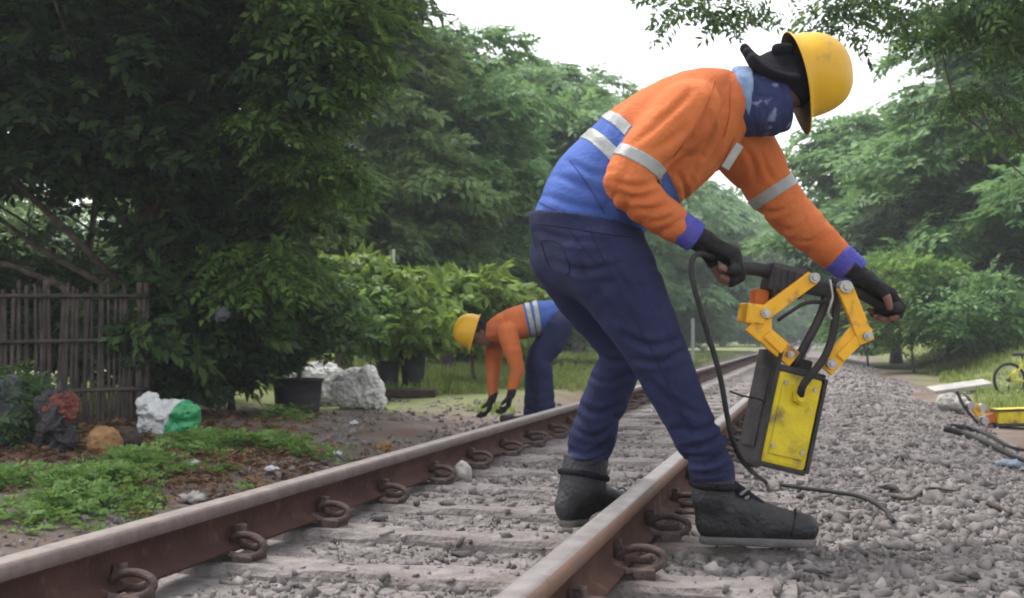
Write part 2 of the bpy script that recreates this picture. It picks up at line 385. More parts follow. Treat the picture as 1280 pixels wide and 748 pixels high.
def scatter(templates, pos, rot, size, r):
    """one vertex/face array from many copies of the templates"""
    which = r.randint(0, len(templates), len(pos)); Vs, Fs, o = [], [], 0
    size = np.asarray(size, float)
    for q, (tv, tf) in enumerate(templates):
        k = np.where(which == q)[0]
        if len(k) == 0: continue
        v = np.einsum('nij,mj->nmi', rot[k], tv) * (size[k][:, None, None] if size.ndim == 1 else size[k][:, None, :]) + pos[k][:, None, :]
        f = tf[None] + (np.arange(len(k)) * len(tv))[:, None, None] + o
        Vs.append(v.reshape(-1, 3)); Fs.append(f.reshape(-1, tf.shape[1])); o += len(k) * len(tv)
    return np.vstack(Vs), np.vstack(Fs)
def in_view(P, margin=60, top=-1e9):
    d = (P - CAM) @ FV; px = 640 + F * ((P - CAM) @ RV) / np.maximum(d, .01); py = 374 - F * ((P - CAM) @ UV) / np.maximum(d, .01)
    return (d > .5) & (px > -margin) & (px < 1280 + margin) & (py < 748 + margin) & (py > top), d, px, py
def rail_clear(P, size):
    ok = np.ones(len(P), bool)
    for xr in (XL, XR): ok &= np.abs(P[:, 0] - xr) > 0.06 + size
    return ok
r = np.random.RandomState(11)
def stone_field(n, y0, y1, xa, xb, smin, smax, seed):
    r = np.random.RandomState(seed)
    x = r.uniform(xa, xb, n); y = y0 + (y1 - y0) * r.uniform(0, 1, n); s = smin + (smax - smin) * r.uniform(0, 1, n) ** 3.5
    a = np.abs(x - XC); inner = (a < 0.5)
    s = np.where(inner, s * r.uniform(.4, 1.0, n), s) * np.where(r.uniform(0, 1, n) < .04, 1.5, 1)
    k = (y - 2.50) / 0.6; on_sl = (np.abs(k - np.round(k)) < 0.17) & (a < 1.05)
    keep = ~on_sl | (r.uniform(0, 1, n) < np.where(inner, 0.34, 0.20)); s = np.where(on_sl, s * 0.8, s)
    z = np.where(on_sl, np.maximum(ballast_z(x, y), -.004 - .02 * (a < .36)) + s * .15, ballast_z(x, y) + s * r.uniform(-.55, .18, n))
    P = np.stack([x, y, z], 1); edge = 2.10 + 0.22 * np.sin(y * 0.7) + 0.006 * y
    keep &= rail_clear(P, s) & ((x - XC) < edge + r.uniform(-.25, .9, n) ** 3 + .2) & ((x - XC) > -1.55 - r.uniform(0, .8, n) ** 2)
    clipzone = on_sl & ((np.abs(a - 0.5685) < 0.19)); keep &= ~clipzone
    v, d, px, py = in_view(P); keep &= v
    return P[keep], s[keep], d[keep]
A = [stone_field(62000, 2.0, 6.5, -3.0, 2.6, .009, .052, 31), stone_field(34000, 6.0, 14, -3.2, 3.4, .016, .048, 32), stone_field(13000, 13, 30, -3.2, 4, .028, .06, 33)]
def left_stones(n, seed):
    r = np.random.RandomState(seed); x = XL - .12 - 1.5 * r.uniform(0, 1, n) ** 1.4; y = r.uniform(2.2, 11, n); s = .006 + .045 * r.uniform(0, 1, n) ** 4; z = np.maximum(ground_z(x, y), ballast_z(x, y)) + s * r.uniform(-.2, .3, n)
    P = np.stack([x, y, z], 1); v, d, a, b = in_view(P); return P[v], s[v], d[v]
A.append(left_stones(9000, 34))
P = np.vstack([a[0] for a in A]); S = np.concatenate([a[1] for a in A]); D = np.concatenate([a[2] for a in A])
order = np.argsort(-(S / D)); near = order[:300]; rest = order[300:]
STM = []
for tv, tf in ST:
    me = mesh_np('stone', tv, tf); me.materials.append(M['stone']); STM.append(me)
for k in near:
    o = link('stone', STM[r.randint(len(STM))], ballast); o.location = P[k]; o.rotation_euler = (r.uniform(-.5, .5), r.uniform(-.5, .5), r.uniform(0, 6.28)); o.scale = (S[k],) * 3
V, Q = scatter(ST, P[rest], rotmats(r, len(rest)), S[rest], r)
g = link('gravel', mesh_np('gravel', V, Q), ballast, M['stone']); tag(g, kind='stuff')
print('gravel stones', len(rest), 'tris', len(Q))
# ================================================================== vegetation
def spray(r, nleaf, L, ll, lw, droop=.3, ang=55, curl=.2):
    """one twig of leaves along +x: every leaf is a folded quad"""
    V = []
    for k in range(nleaf):
        t = (k + 1) / nleaf; s = 1 if k % 2 else -1
        b = np.array([L * t, 0, -droop * L * t * t]); a = R(ang + r.uniform(-14, 14)) * s
        if k == nleaf - 1: a = R(r.uniform(-15, 15))
        d = np.array([math.cos(a), math.sin(a), -curl + r.uniform(-.25, .25)]); d /= np.linalg.norm(d)
        p = np.array([-d[1], d[0], r.uniform(-.4, .4)]); p /= np.linalg.norm(p); n = np.cross(d, p)
        l = ll * r.uniform(.75, 1.2) * (1 - .3 * abs(t - .5)); w_ = lw * r.uniform(.8, 1.2) / 2
        m = b + d * l * .45 + n * w_ * .35; V += [b, m + p * w_, b + d * l - n * l * .08, m - p * w_]
    return np.array(V), np.arange(len(V)).reshape(-1, 4)
def frames(r, X, up_tilt, up=None):
    """rotation matrices with x axis along X and z axis near up, jittered"""
    n = len(X); X = X / np.linalg.norm(X, axis=1)[:, None]
    up = (np.tile([0, 0, 1.0], (n, 1)) if up is None else up) + r.normal(size=(n, 3)) * up_tilt
    Yv = np.cross(up, X); Yv /= np.linalg.norm(Yv, axis=1)[:, None] + 1e-9; Z = np.cross(X, Yv)
    return np.stack([X, Yv, Z], -1)
def pads_in_crown(r, c, rad, n, fill=.55):
    """clump centres spread through an ellipsoid, mostly near its shell"""
    u = r.normal(size=(n, 3)); u /= np.linalg.norm(u, axis=1)[:, None]; q = (fill + (1 - fill) * r.uniform(0, 1, n) ** .6)
    return np.asarray(c) + u * q[:, None] * np.asarray(rad)
def crown_mesh(r, pads, pr, flat, nspray, T, size, up_tilt=.3, under=.15, out=1.0, lift=0.0):
    """clumps: sprays over flattened domes"""
    P, X, U = [], [], []
    for c, R_ in zip(pads, pr):
        n = max(4, int(nspray * (R_ / np.mean(pr)) ** 2)); a = r.uniform(0, 6.283, n); q = np.sqrt(r.uniform(0, 1, n))
        h = np.where(r.uniform(0, 1, n) < under, -r.uniform(0, .8, n), 1) * (1 - q * q) * flat * R_ * r.uniform(.5, 1.15, n)
        lump = 1 + .25 * np.sin(a * 3 + c[0] * 7) + .15 * np.sin(a * 5 + c[1] * 5)
        P.append(np.stack([c[0] + R_ * q * np.cos(a) * lump, c[1] + R_ * q * np.sin(a) * lump, c[2] + h + r.normal(0, .06, n) * R_], 1))
        U.append(np.stack([np.cos(a) * q * 1.3, np.sin(a) * q * 1.3, np.ones(n)], 1))
        aa = a + r.normal(0, .7, n); X.append(np.stack([np.cos(aa) * out, np.sin(aa) * out, lift + r.normal(0, .25, n) - .30 * q], 1))
    P = np.vstack(P); X = np.vstack(X)
    return scatter(T, P, frames(r, X, up_tilt, np.vstack(U)), size * r.uniform(.7, 1.3, len(P)), r)
def limbs(r, base, top, rad, pads, nl, wob=.12, seg=6, limb=.42):
    """tapered trunk plus limbs running out to the clumps"""
    base = np.asarray(base, float); top = np.asarray(top, float); H = np.linalg.norm(top - base)
    mid = [base, base * .67 + top * .33 + r.normal(0, wob * .3, 3) * [1, 1, 0], base * .33 + top * .67 + r.normal(0, wob * .5, 3) * [1, 1, 0], top]
    tp = catmull(mid, 14); tr = rad * (1 - .72 * np.linspace(0, 1, 14)); tr[0] *= 1.5; tr[1] *= 1.12
    parts = [tube_np(tp, tr, 10)]
    idx = r.permutation(len(pads))[:nl]
    for k in idx:
        e = np.asarray(pads[k]); hz = np.linalg.norm(e[:2] - base[:2])
        f = np.clip((e[2] - base[2] - .45 * hz) / H, .15, .95); j = int(f * 13); s = tp[j]
        m1 = s * .6 + e * .4 + r.normal(0, .06, 3) * hz + [0, 0, .12 * hz]; m2 = s * .25 + e * .75 + r.normal(0, .05, 3) * hz
        pp = catmull([s, m1, m2, e], 9); parts.append(tube_np(pp, np.linspace(tr[j] * limb, .006, 9), seg))
    return join_np(parts)
def tree(name, label, base, top, rad, pads, pr, flat, nspray, T, size, lm, seed, cat='tree', group=None, nl=14, limb=.42, **kw):
    r = np.random.RandomState(seed); base = np.asarray(base, float); root = empty(name, base); tag(root, label, cat, group)
    V, Q = limbs(r, base, top, rad, pads, min(nl, len(pads)), limb=limb); link('trunk', mesh_faces('trunk', V - base, Q), root, M['bark'])
    V, Q = crown_mesh(r, pads, pr, flat, nspray, T, size, **kw); o = link('crown', mesh_np('crown', V - base, Q), root, lm)
    return root
rT = np.random.RandomState(77)
T_FINE = [spray(rT, 17, 1.0, .30, .10, droop=.35, ang=62) for _ in range(10)]      # feathery twig
T_MID = [spray(rT, 11, 1.0, .42, .15, droop=.4, ang=55) for _ in range(10)]
T_BROAD = [spray(rT, 8, .8, .62, .23, droop=.35, ang=50, curl=.35) for _ in range(10)]
T_LONG = [spray(rT, 9, .55, .85, .27, droop=.1, ang=48, curl=.55) for _ in range(10)]
T_TIER = [spray(rT, 9, .9, .50, .20, droop=.15, ang=52, curl=.12) for _ in range(10)]
LM = {}
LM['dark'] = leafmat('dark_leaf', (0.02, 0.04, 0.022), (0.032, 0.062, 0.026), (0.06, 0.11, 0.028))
LM['olive'] = leafmat('olive_leaf', (0.075, 0.13, 0.048), (0.11, 0.18, 0.058), (0.17, 0.25, 0.078))
LM['green'] = leafmat('green_leaf', (0.070, 0.15, 0.058), (0.105, 0.21, 0.072), (0.17, 0.285, 0.095))
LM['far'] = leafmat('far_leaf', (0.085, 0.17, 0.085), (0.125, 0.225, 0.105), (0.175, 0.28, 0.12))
LM['lime'] = leafmat('lime_leaf', (0.085, 0.155, 0.03), (0.14, 0.23, 0.04), (0.23, 0.32, 0.065))
LM['broad'] = leafmat('broad_leaf', (0.03, 0.062, 0.03), (0.048, 0.098, 0.034), (0.095, 0.165, 0.036))
LM['weed'] = leafmat('weed_leaf', (0.085, 0.17, 0.045), (0.13, 0.235, 0.055), (0.19, 0.30, 0.08))
LM['grass'] = leafmat('grass_blade', (0.12, 0.19, 0.04), (0.18, 0.25, 0.055), (0.28, 0.31, 0.11))
LM['sunlit'] = leafmat('sun_tinted_leaf', (0.05, 0.10, 0.028), (0.08, 0.15, 0.036), (0.135, 0.23, 0.05))  # lighter leaf colour paints sunlight onto some clumps of the dark tree
LM['dry'] = leafmat('dry_leaf', (0.13, 0.075, 0.035), (0.20, 0.12, 0.06), (0.10, 0.05, 0.03), trans=.1)

def img_pads(r, boxes):
    """clump centres from (px, py, distance, radius m) rows of the survey"""
    return [at(px, py, d) for (px, py, d, q) in boxes], [q for (_, _, _, q) in boxes]
def crown_at(r, px, py, d, hw, hh, depth, n, R0, fill=.6):
    c = at(px, py, d); s = d / F
    loc = pads_in_crown(r, (0, 0, 0), (hw * s, depth, hh * s), n, fill)
    W = c + loc[:, :1] * RV + loc[:, 1:2] * HV + loc[:, 2:] * [0, 0, 1]
    return [p for p in W], list(R0 * r.uniform(.7, 1.3, n))
def gz(p): return float(ground_z(np.array([p[0]]), np.array([p[1]]))[0])
def foot(px, d, dz=0.0):
    p = at(px, 421, d); p[2] = gz(p) + dz; return p

# --- the dark near tree on the left, its canopy running out over the frame
r = np.random.RandomState(101)
b = foot(165, 11.0); pads, pr = [], []
for (px, py, d, hw, hh, dep, n, R0) in ((90, -60, 10.2, 330, 150, 2.2, 46, .75), (330, -40, 10.5, 110, 150, 1.5, 22, .6), (60, 120, 10.6, 210, 110, 1.6, 34, .6), (260, 150, 10.8, 150, 130, 1.4, 32, .5), (-260, 60, 10.5, 200, 300, 2.2, 26, .8), (40, -420, 10.2, 420, 220, 2.6, 40, 1.0), (270, 262, 11.2, 90, 60, .8, 12, .42)):
    a, q = crown_at(r, px, py, d, hw, hh, dep, int(n * .8), R0 * 1.08); pads += a; pr += q
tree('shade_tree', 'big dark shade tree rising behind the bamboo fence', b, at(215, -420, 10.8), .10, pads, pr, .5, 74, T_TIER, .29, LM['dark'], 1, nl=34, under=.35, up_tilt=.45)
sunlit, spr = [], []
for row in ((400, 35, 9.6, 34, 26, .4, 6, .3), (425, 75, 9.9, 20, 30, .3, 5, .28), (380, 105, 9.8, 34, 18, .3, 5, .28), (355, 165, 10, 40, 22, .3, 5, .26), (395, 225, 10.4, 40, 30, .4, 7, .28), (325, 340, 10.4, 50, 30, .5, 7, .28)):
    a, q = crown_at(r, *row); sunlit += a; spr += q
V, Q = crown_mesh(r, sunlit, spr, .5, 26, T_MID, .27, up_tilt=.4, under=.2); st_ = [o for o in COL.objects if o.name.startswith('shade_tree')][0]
link('sun_tinted_branch', mesh_np('sun_tinted_branch', V - b, Q), st_, LM['sunlit'])  # clumps that look sunlit through their leaf colour alone
# second stem, right of it
b = foot(96, 13.5)
pads, pr = crown_at(r, 20, 170, 13.8, 200, 40, 1.5, 8, .6); a, q = crown_at(r, 60, 40, 13.5, 260, 160, 1.5, 26, .9); pads += a; pr += q
tree('shade_tree', 'slender leaning tree half hidden behind the dark shade tree', b, at(150, -60, 13.5), .055, pads, pr, .4, 46, T_MID, .36, LM['dark'], 2, nl=18, under=.3)

# --- layered trees stepping back along the left of the track
def tiers(r, px, py, d, hw, hh, dep, n, R0):
    """flat tiers of foliage stacked up a crown, the way rain trees and acacias grow"""
    c = at(px, py, d); s = d / F; P, q = [], []
    for k in range(n):
        t = (k + .5) / n * 2 - 1; z = t * hh * s + r.normal(0, .08) * hh * s; wide = math.sqrt(max(.08, 1 - (abs(t) ** 2.2))); u = r.uniform(-1, 1) * hw * s * wide; v = -abs(r.normal(0, .6)) * dep * wide + dep * .25
        P.append(c + u * RV + v * HV + np.array([0, 0, z])); q.append(R0 * r.uniform(.65, 1.35))
    return P, q
def layered(px, py, d, hw, hh, dep, n, R0, trunk_px, lm, label, seed, T=T_TIER, size=.42, nsp=112, flat=.42, rad=.14, top_py=None, extra=(), **kw):
    r = np.random.RandomState(seed); pads, pr = tiers(r, px, py, d, hw, hh, dep, n, R0)
    for e in extra:
        a, q = tiers(r, *e); pads += a; pr += q
    return tree('layered_tree', label, foot(trunk_px, d), at(px, py - hh * .8 if top_py is None else top_py, d), rad, pads, pr, flat, nsp, T, size * R0, lm, seed, group='trees along the track', nl=22, up_tilt=.28, under=.12, **kw)
layered(400, 90, 24, 105, 260, 2.6, 36, 1.15, 430, LM['olive'], 'tall olive green layered tree next to the dark shade tree', 11, extra=((470, 260, 23, 120, 60, 1.6, 10, 1.1), (540, 300, 24, 70, 50, 1.5, 8, .9)))
layered(330, 300, 21, 130, 120, 2.0, 24, .85, 330, LM['olive'], 'low olive tree filling the gap behind the potted plants', 12)
layered(530, 190, 27, 78, 140, 3, 32, 1.15, 560, LM['green'], 'bright green feathery tree above the crouching worker', 13, extra=((590, 250, 26, 70, 120, 2, 13, 1.1),))
layered(650, 215, 36, 85, 130, 3.4, 38, 1.45, 640, LM['green'], 'rounded green tree with its top edge against the white sky', 14)
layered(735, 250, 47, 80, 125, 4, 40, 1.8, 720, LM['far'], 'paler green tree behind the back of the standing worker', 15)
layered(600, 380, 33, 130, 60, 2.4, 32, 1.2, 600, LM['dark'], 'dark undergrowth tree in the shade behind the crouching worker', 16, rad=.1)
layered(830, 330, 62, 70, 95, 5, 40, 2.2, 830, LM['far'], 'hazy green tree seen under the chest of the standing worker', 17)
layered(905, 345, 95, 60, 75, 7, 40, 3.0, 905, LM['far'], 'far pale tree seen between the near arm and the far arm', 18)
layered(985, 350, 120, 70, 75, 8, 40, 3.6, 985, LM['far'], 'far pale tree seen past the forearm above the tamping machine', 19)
# --- right hand trees
layered(1115, 250, 34, 105, 92, 3.5, 34, 1.4, 1120, LM['green'], 'broad layered tree spreading right of the yellow helmet', 21, extra=((1055, 310, 34, 50, 50, 2, 12, 1.1),))
layered(1235, 230, 27, 110, 170, 3, 44, 1.25, 1240, LM['green'], 'tall dense tree right of the broad layered tree', 22)
layered(1180, 340, 29, 130, 70, 2.2, 40, 1.0, 1190, LM['dark'], 'shaded lower tree behind the roadside bushes', 23, rad=.12)
layered(1400, 200, 24, 110, 220, 3, 46, 1.2, 1400, LM['green'], 'tall tree at the very edge of the grass by the bicycle', 24)
# --- overhanging near branches, tree standing out of frame to the right
r = np.random.RandomState(31); pads, pr = [], []
for row in ((1275, 10, 8.6, 60, 50, .9, 14, .32), (1180, 15, 8.4, 70, 24, .6, 11, .24), (1245, 105, 9.0, 36, 50, .5, 5, .2), (1200, 128, 9.0, 26, 26, .3, 6, .18), (1090, 18, 8.0, 50, 22, .5, 8, .2), (1040, 28, 7.8, 18, 18, .2, 3, .14), (865, -2, 7.4, 40, 14, .4, 7, .15), (925, 18, 7.4, 14, 14, .2, 3, .12), (1000, -20, 7.6, 90, 16,   .5, 4, .18), (1400, -60, 9, 90, 220, 1.4, 22, .45), (1220, -140, 8.6, 330, 70, 1.5, 26, .4), (1268, 180, 9.3, 20, 40, .4, 4, .2)):
    a, q = crown_at(r, *row, fill=.3); pads += a; pr += q
tree('overhanging_tree', 'near tree whose dark twigs hang over the yellow helmet', foot(1520, 9.5), at(1450, -330, 9.2), .06, pads, pr, .55, 15, T_FINE, .25, LM['broad'], 32, nl=9, limb=.16, under=.5, up_tilt=.7)
# --- far wood closing the view
r = np.random.RandomState(41); P, X = [], []
def wood(name, label, x0, x1, d, top, n, size, lm, seed):
    r = np.random.RandomState(seed); px = r.uniform(x0, x1, n); dd = d + r.uniform(-.06, .12, n) * d
    t = top + 26 * np.sin(px * .021) + 14 * np.sin(px * .063 + 1); py = t + (430 - t) * r.uniform(0, 1, n) ** .8
    P = np.array([at(a, b_, c) for a, b_, c in zip(px, py, dd)]); P[:, 2] = np.maximum(P[:, 2], -.1)
    a = r.uniform(0, 6.28, n); Xd = np.stack([np.cos(a), np.sin(a), r.normal(0, .3, n) - .1], 1)
    V, Q = scatter(T_MID, P, frames(r, Xd, .4), size * r.uniform(.7, 1.4, n), r); o = link(name, mesh_np(name, V, Q), None, lm); tag(o, label, kind='stuff')
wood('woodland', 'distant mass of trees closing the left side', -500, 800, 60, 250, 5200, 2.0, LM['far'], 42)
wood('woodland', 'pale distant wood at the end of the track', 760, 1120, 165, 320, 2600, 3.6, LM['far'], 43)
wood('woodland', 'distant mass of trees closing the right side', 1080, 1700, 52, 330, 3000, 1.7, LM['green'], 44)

# --- bushes
def bush(name, label, px, py, d, hw, hh, dep, n, R0, T, size, lm, seed, nsp=30, base_px=None, cat='bush', flat=.8, lift=.3, group=None, nl=10, rad=.03):
    r = np.random.RandomState(seed); pads, pr = crown_at(r, px, py, d, hw, hh, dep, n, R0, .35); f = foot(base_px or px, d)
    return tree(name, label, f, at(px, py, d), rad, pads, pr, flat, nsp, T, size, lm, seed, cat, group, nl=nl, lift=lift, up_tilt=.6, under=.35)
bush('broadleaf_bush', 'dark broadleaved bush between the fence and the round pot', 235, 400, 10.9, 75, 95, .8, 30, .28, T_BROAD, .24, LM['broad'], 51)
bush('broadleaf_bush', 'tall dim bush behind the dark broadleaved bush', 290, 330, 12, 110, 80, .9, 26, .34, T_BROAD, .26, LM['olive'], 52)
bush('mango_bush', 'lime green bush of long drooping leaves behind the black pots', 480, 392, 16, 85, 55, .9, 34, .36, T_LONG, .25, LM['lime'], 54)
bush('mango_bush', 'lime green bush just behind the yellow helmet of the crouching worker', 595, 398, 18, 65, 40, .9, 26, .36, T_LONG, .27, LM['lime'], 55)
bush('roadside_bush', 'yellow green bush beside the gloved far hand', 1142, 372, 24, 38, 56, .8, 30, .4, T_MID, .4, LM['weed'], 56)
bush('roadside_bush', 'low bush at the foot of the dark trees by the grass', 1215, 388, 23, 60, 36, .9, 24, .4, T_MID, .38, LM['green'], 57)
bush('roadside_bush', 'small green bush at the end of the trampled path', 1085, 408, 30, 45, 22, 1.2, 18, .5, T_MID, .42, LM['green'], 58)
bush('dark_shrub', 'grey green shrub at the left end of the bamboo fence', 12, 520, 8.0, 44, 48, .4, 26, .17, T_MID, .16, LM['broad'], 59)

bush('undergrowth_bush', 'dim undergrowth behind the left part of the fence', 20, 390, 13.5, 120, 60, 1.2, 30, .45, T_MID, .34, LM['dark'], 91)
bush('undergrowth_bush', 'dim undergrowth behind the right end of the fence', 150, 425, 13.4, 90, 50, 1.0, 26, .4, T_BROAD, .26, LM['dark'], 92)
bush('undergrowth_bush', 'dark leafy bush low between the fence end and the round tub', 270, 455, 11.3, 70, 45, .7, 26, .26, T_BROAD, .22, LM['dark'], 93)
bush('undergrowth_bush', 'dim tall bush filling the shade left of the olive tree', 60, 310, 22, 190, 100, 1.5, 34, .8, T_MID, .46, LM['olive'], 94)
# --- grass and weeds
def blade_templates(n, seed, bend=.5):
    r = np.random.RandomState(seed); T = []
    for q in range(n):
        V, Qs = [], []
        for k in range(5):
            a = r.uniform(0, 6.28); o = np.array([r.normal(0, .18), r.normal(0, .18), 0]); h = r.uniform(.6, 1.1); le = r.uniform(.15, bend)
            dv = np.array([math.cos(a), math.sin(a), 0]); s = np.array([-dv[1], dv[0], 0]) * .06
            m = o + dv * le * .35 * h + np.array([0, 0, h * .6]); e = o + dv * le * h + np.array([0, 0, h])
            i0 = len(V); V += [o - s, o + s, m + s * .8, m - s * .8, e + s * .15, e - s * .15]; Qs += [(i0, i0 + 1, i0 + 2, i0 + 3), (i0 + 3, i0 + 2, i0 + 4, i0 + 5)]
        T.append((np.array(V), np.array(Qs)))
    return T
TB = blade_templates(12, 5)
def yaw(r, n, tilt=.1):
    a = r.uniform(0, 6.28, n); return frames(r, np.stack([np.cos(a), np.sin(a), np.zeros(n)], 1), tilt)
def field(name, label, n, fx, hmin, hmax, lm, seed, T=TB):
    r = np.random.RandomState(seed); P, h = fx(r, n); v, d, px, py = in_view(P); P, h = P[v], h[v]
    V, Q = scatter(T, P, yaw(r, len(P)), (hmin + (hmax - hmin) * h), r); o = link(name, mesh_np(name, V, Q), None, lm); return tag(o, label, kind='stuff')
def right_field(r, n):
    y = 6 + 42 * r.uniform(0, 1, n) ** 1.5; x = 1.25 + .035 * y + r.uniform(0, 1, n) ** .8 * (3 + .45 * y)
    e = noise3(np.stack([x * .8, y * .5, x * 0], 1), 9); keep = (x - 1.25 - .035 * y + e * .5 > .2 - .75 * smooth(10, 15, y)) & ~((y < 13) & (x < 1.9 + .4 * e) & (e < .2))
    x, y = x[keep], y[keep]; hgt = np.clip(.25 + .6 * smooth(3, 9, x) + .25 * noise3(np.stack([x, y, x * 0], 1), 4), .05, 1)
    return np.stack([x, y, ground_z(x, y) - .01], 1), hgt * r.uniform(.6, 1.2, len(x))
field('grass', 'rough grass beside the ballast on the bicycle side', 30000, right_field, .08, .27, LM['grass'], 61)
def left_field(r, n):
    y = 9 + 40 * r.uniform(0, 1, n) ** 1.3; x = -3.2 - r.uniform(0, 1, n) * (3 + .28 * y)
    e = noise3(np.stack([x * .6, y * .5, x * 0], 1), 19); keep = (e + .25 * (y - 10) - .7 > 0); x, y = x[keep], y[keep]
    return np.stack([x, y, ground_z(x, y) - .01], 1), np.clip(.35 + .4 * noise3(np.stack([x, y, x * 0], 1), 14), .05, 1) * r.uniform(.5, 1.2, len(x))
field('grass', 'yellowish grass strip behind the crouching worker', 15000, left_field, .06, .34, LM['grass'], 62)
T_WEED = [spray(rT, 9, .8, .42, .24, droop=.5, ang=60, curl=.1) for _ in range(8)]
def weeds(r, n):
    P, h = [], []
    for (px, py, sx, sy, m) in ((60, 612, 75, 17, .22), (175, 588, 45, 10, .1), (330, 572, 60, 15, .3), (255, 566, 50, 12, .1), (20, 625, 40, 14, .12), (140, 610, 50, 12, .1), (360, 520, 30, 12, .06)):
        k = int(n * m); q = r.normal(0, 1, (k, 2)) * [sx, sy] * .7 + [px, py]; q[:, 1] = np.maximum(q[:, 1], 512)
        for a in q: P.append(on_z(a[0], a[1], -.14))
        h.append(np.exp(-(((q - [px, py]) / [sx, sy]) ** 2).sum(1) * .5))
    P = np.array(P); h = np.concatenate(h); ok = (P[:, 0] < XL - .22) & (noise3(P * [1.9, 1.9, 0], 77) + .6 * noise3(P * [5, 5, 0], 78) > -.12); P, h = P[ok], h[ok]; P[:, 2] = ground_z(P[:, 0], P[:, 1]) + r.uniform(0, .13, len(P)) * h
    return P, h
r = np.random.RandomState(63); P, h = weeds(r, 4600); a = r.uniform(0, 6.28, len(P))
V, Q = scatter(T_WEED, P, frames(r, np.stack([np.cos(a), np.sin(a), r.uniform(0, .9, len(P))], 1), .4), .055 + .06 * r.uniform(0, 1, len(P)), r)
tag(link('weeds', mesh_np('weeds', V, Q), None, LM['weed']), 'bright green weeds creeping over the dirt beside the rail', kind='stuff')
# dry litter under the tree
r = np.random.RandomState(64); n = 2600; px = r.normal(190, 110, n); py = r.normal(560, 24, n); ok = (py > 520) & (py < 640); P = np.array([on_z(a, b_, -.14) for a, b_ in zip(px[ok], py[ok])]); ok = P[:, 0] < XL - .25; P = P[ok]
P[:, 2] = ground_z(P[:, 0], P[:, 1]) + r.uniform(0, .05, len(P)); a = r.uniform(0, 6.28, len(P))
V, Q = scatter(T_BROAD, P, frames(r, np.stack([np.cos(a), np.sin(a), r.normal(0, .2, len(P))], 1), .4), .05 + .06 * r.uniform(0, 1, len(P)), r)
tag(link('leaf_litter', mesh_np('leaf_litter', V, Q), None, LM['dry']), 'brown dry leaf litter under the fence', kind='stuff')
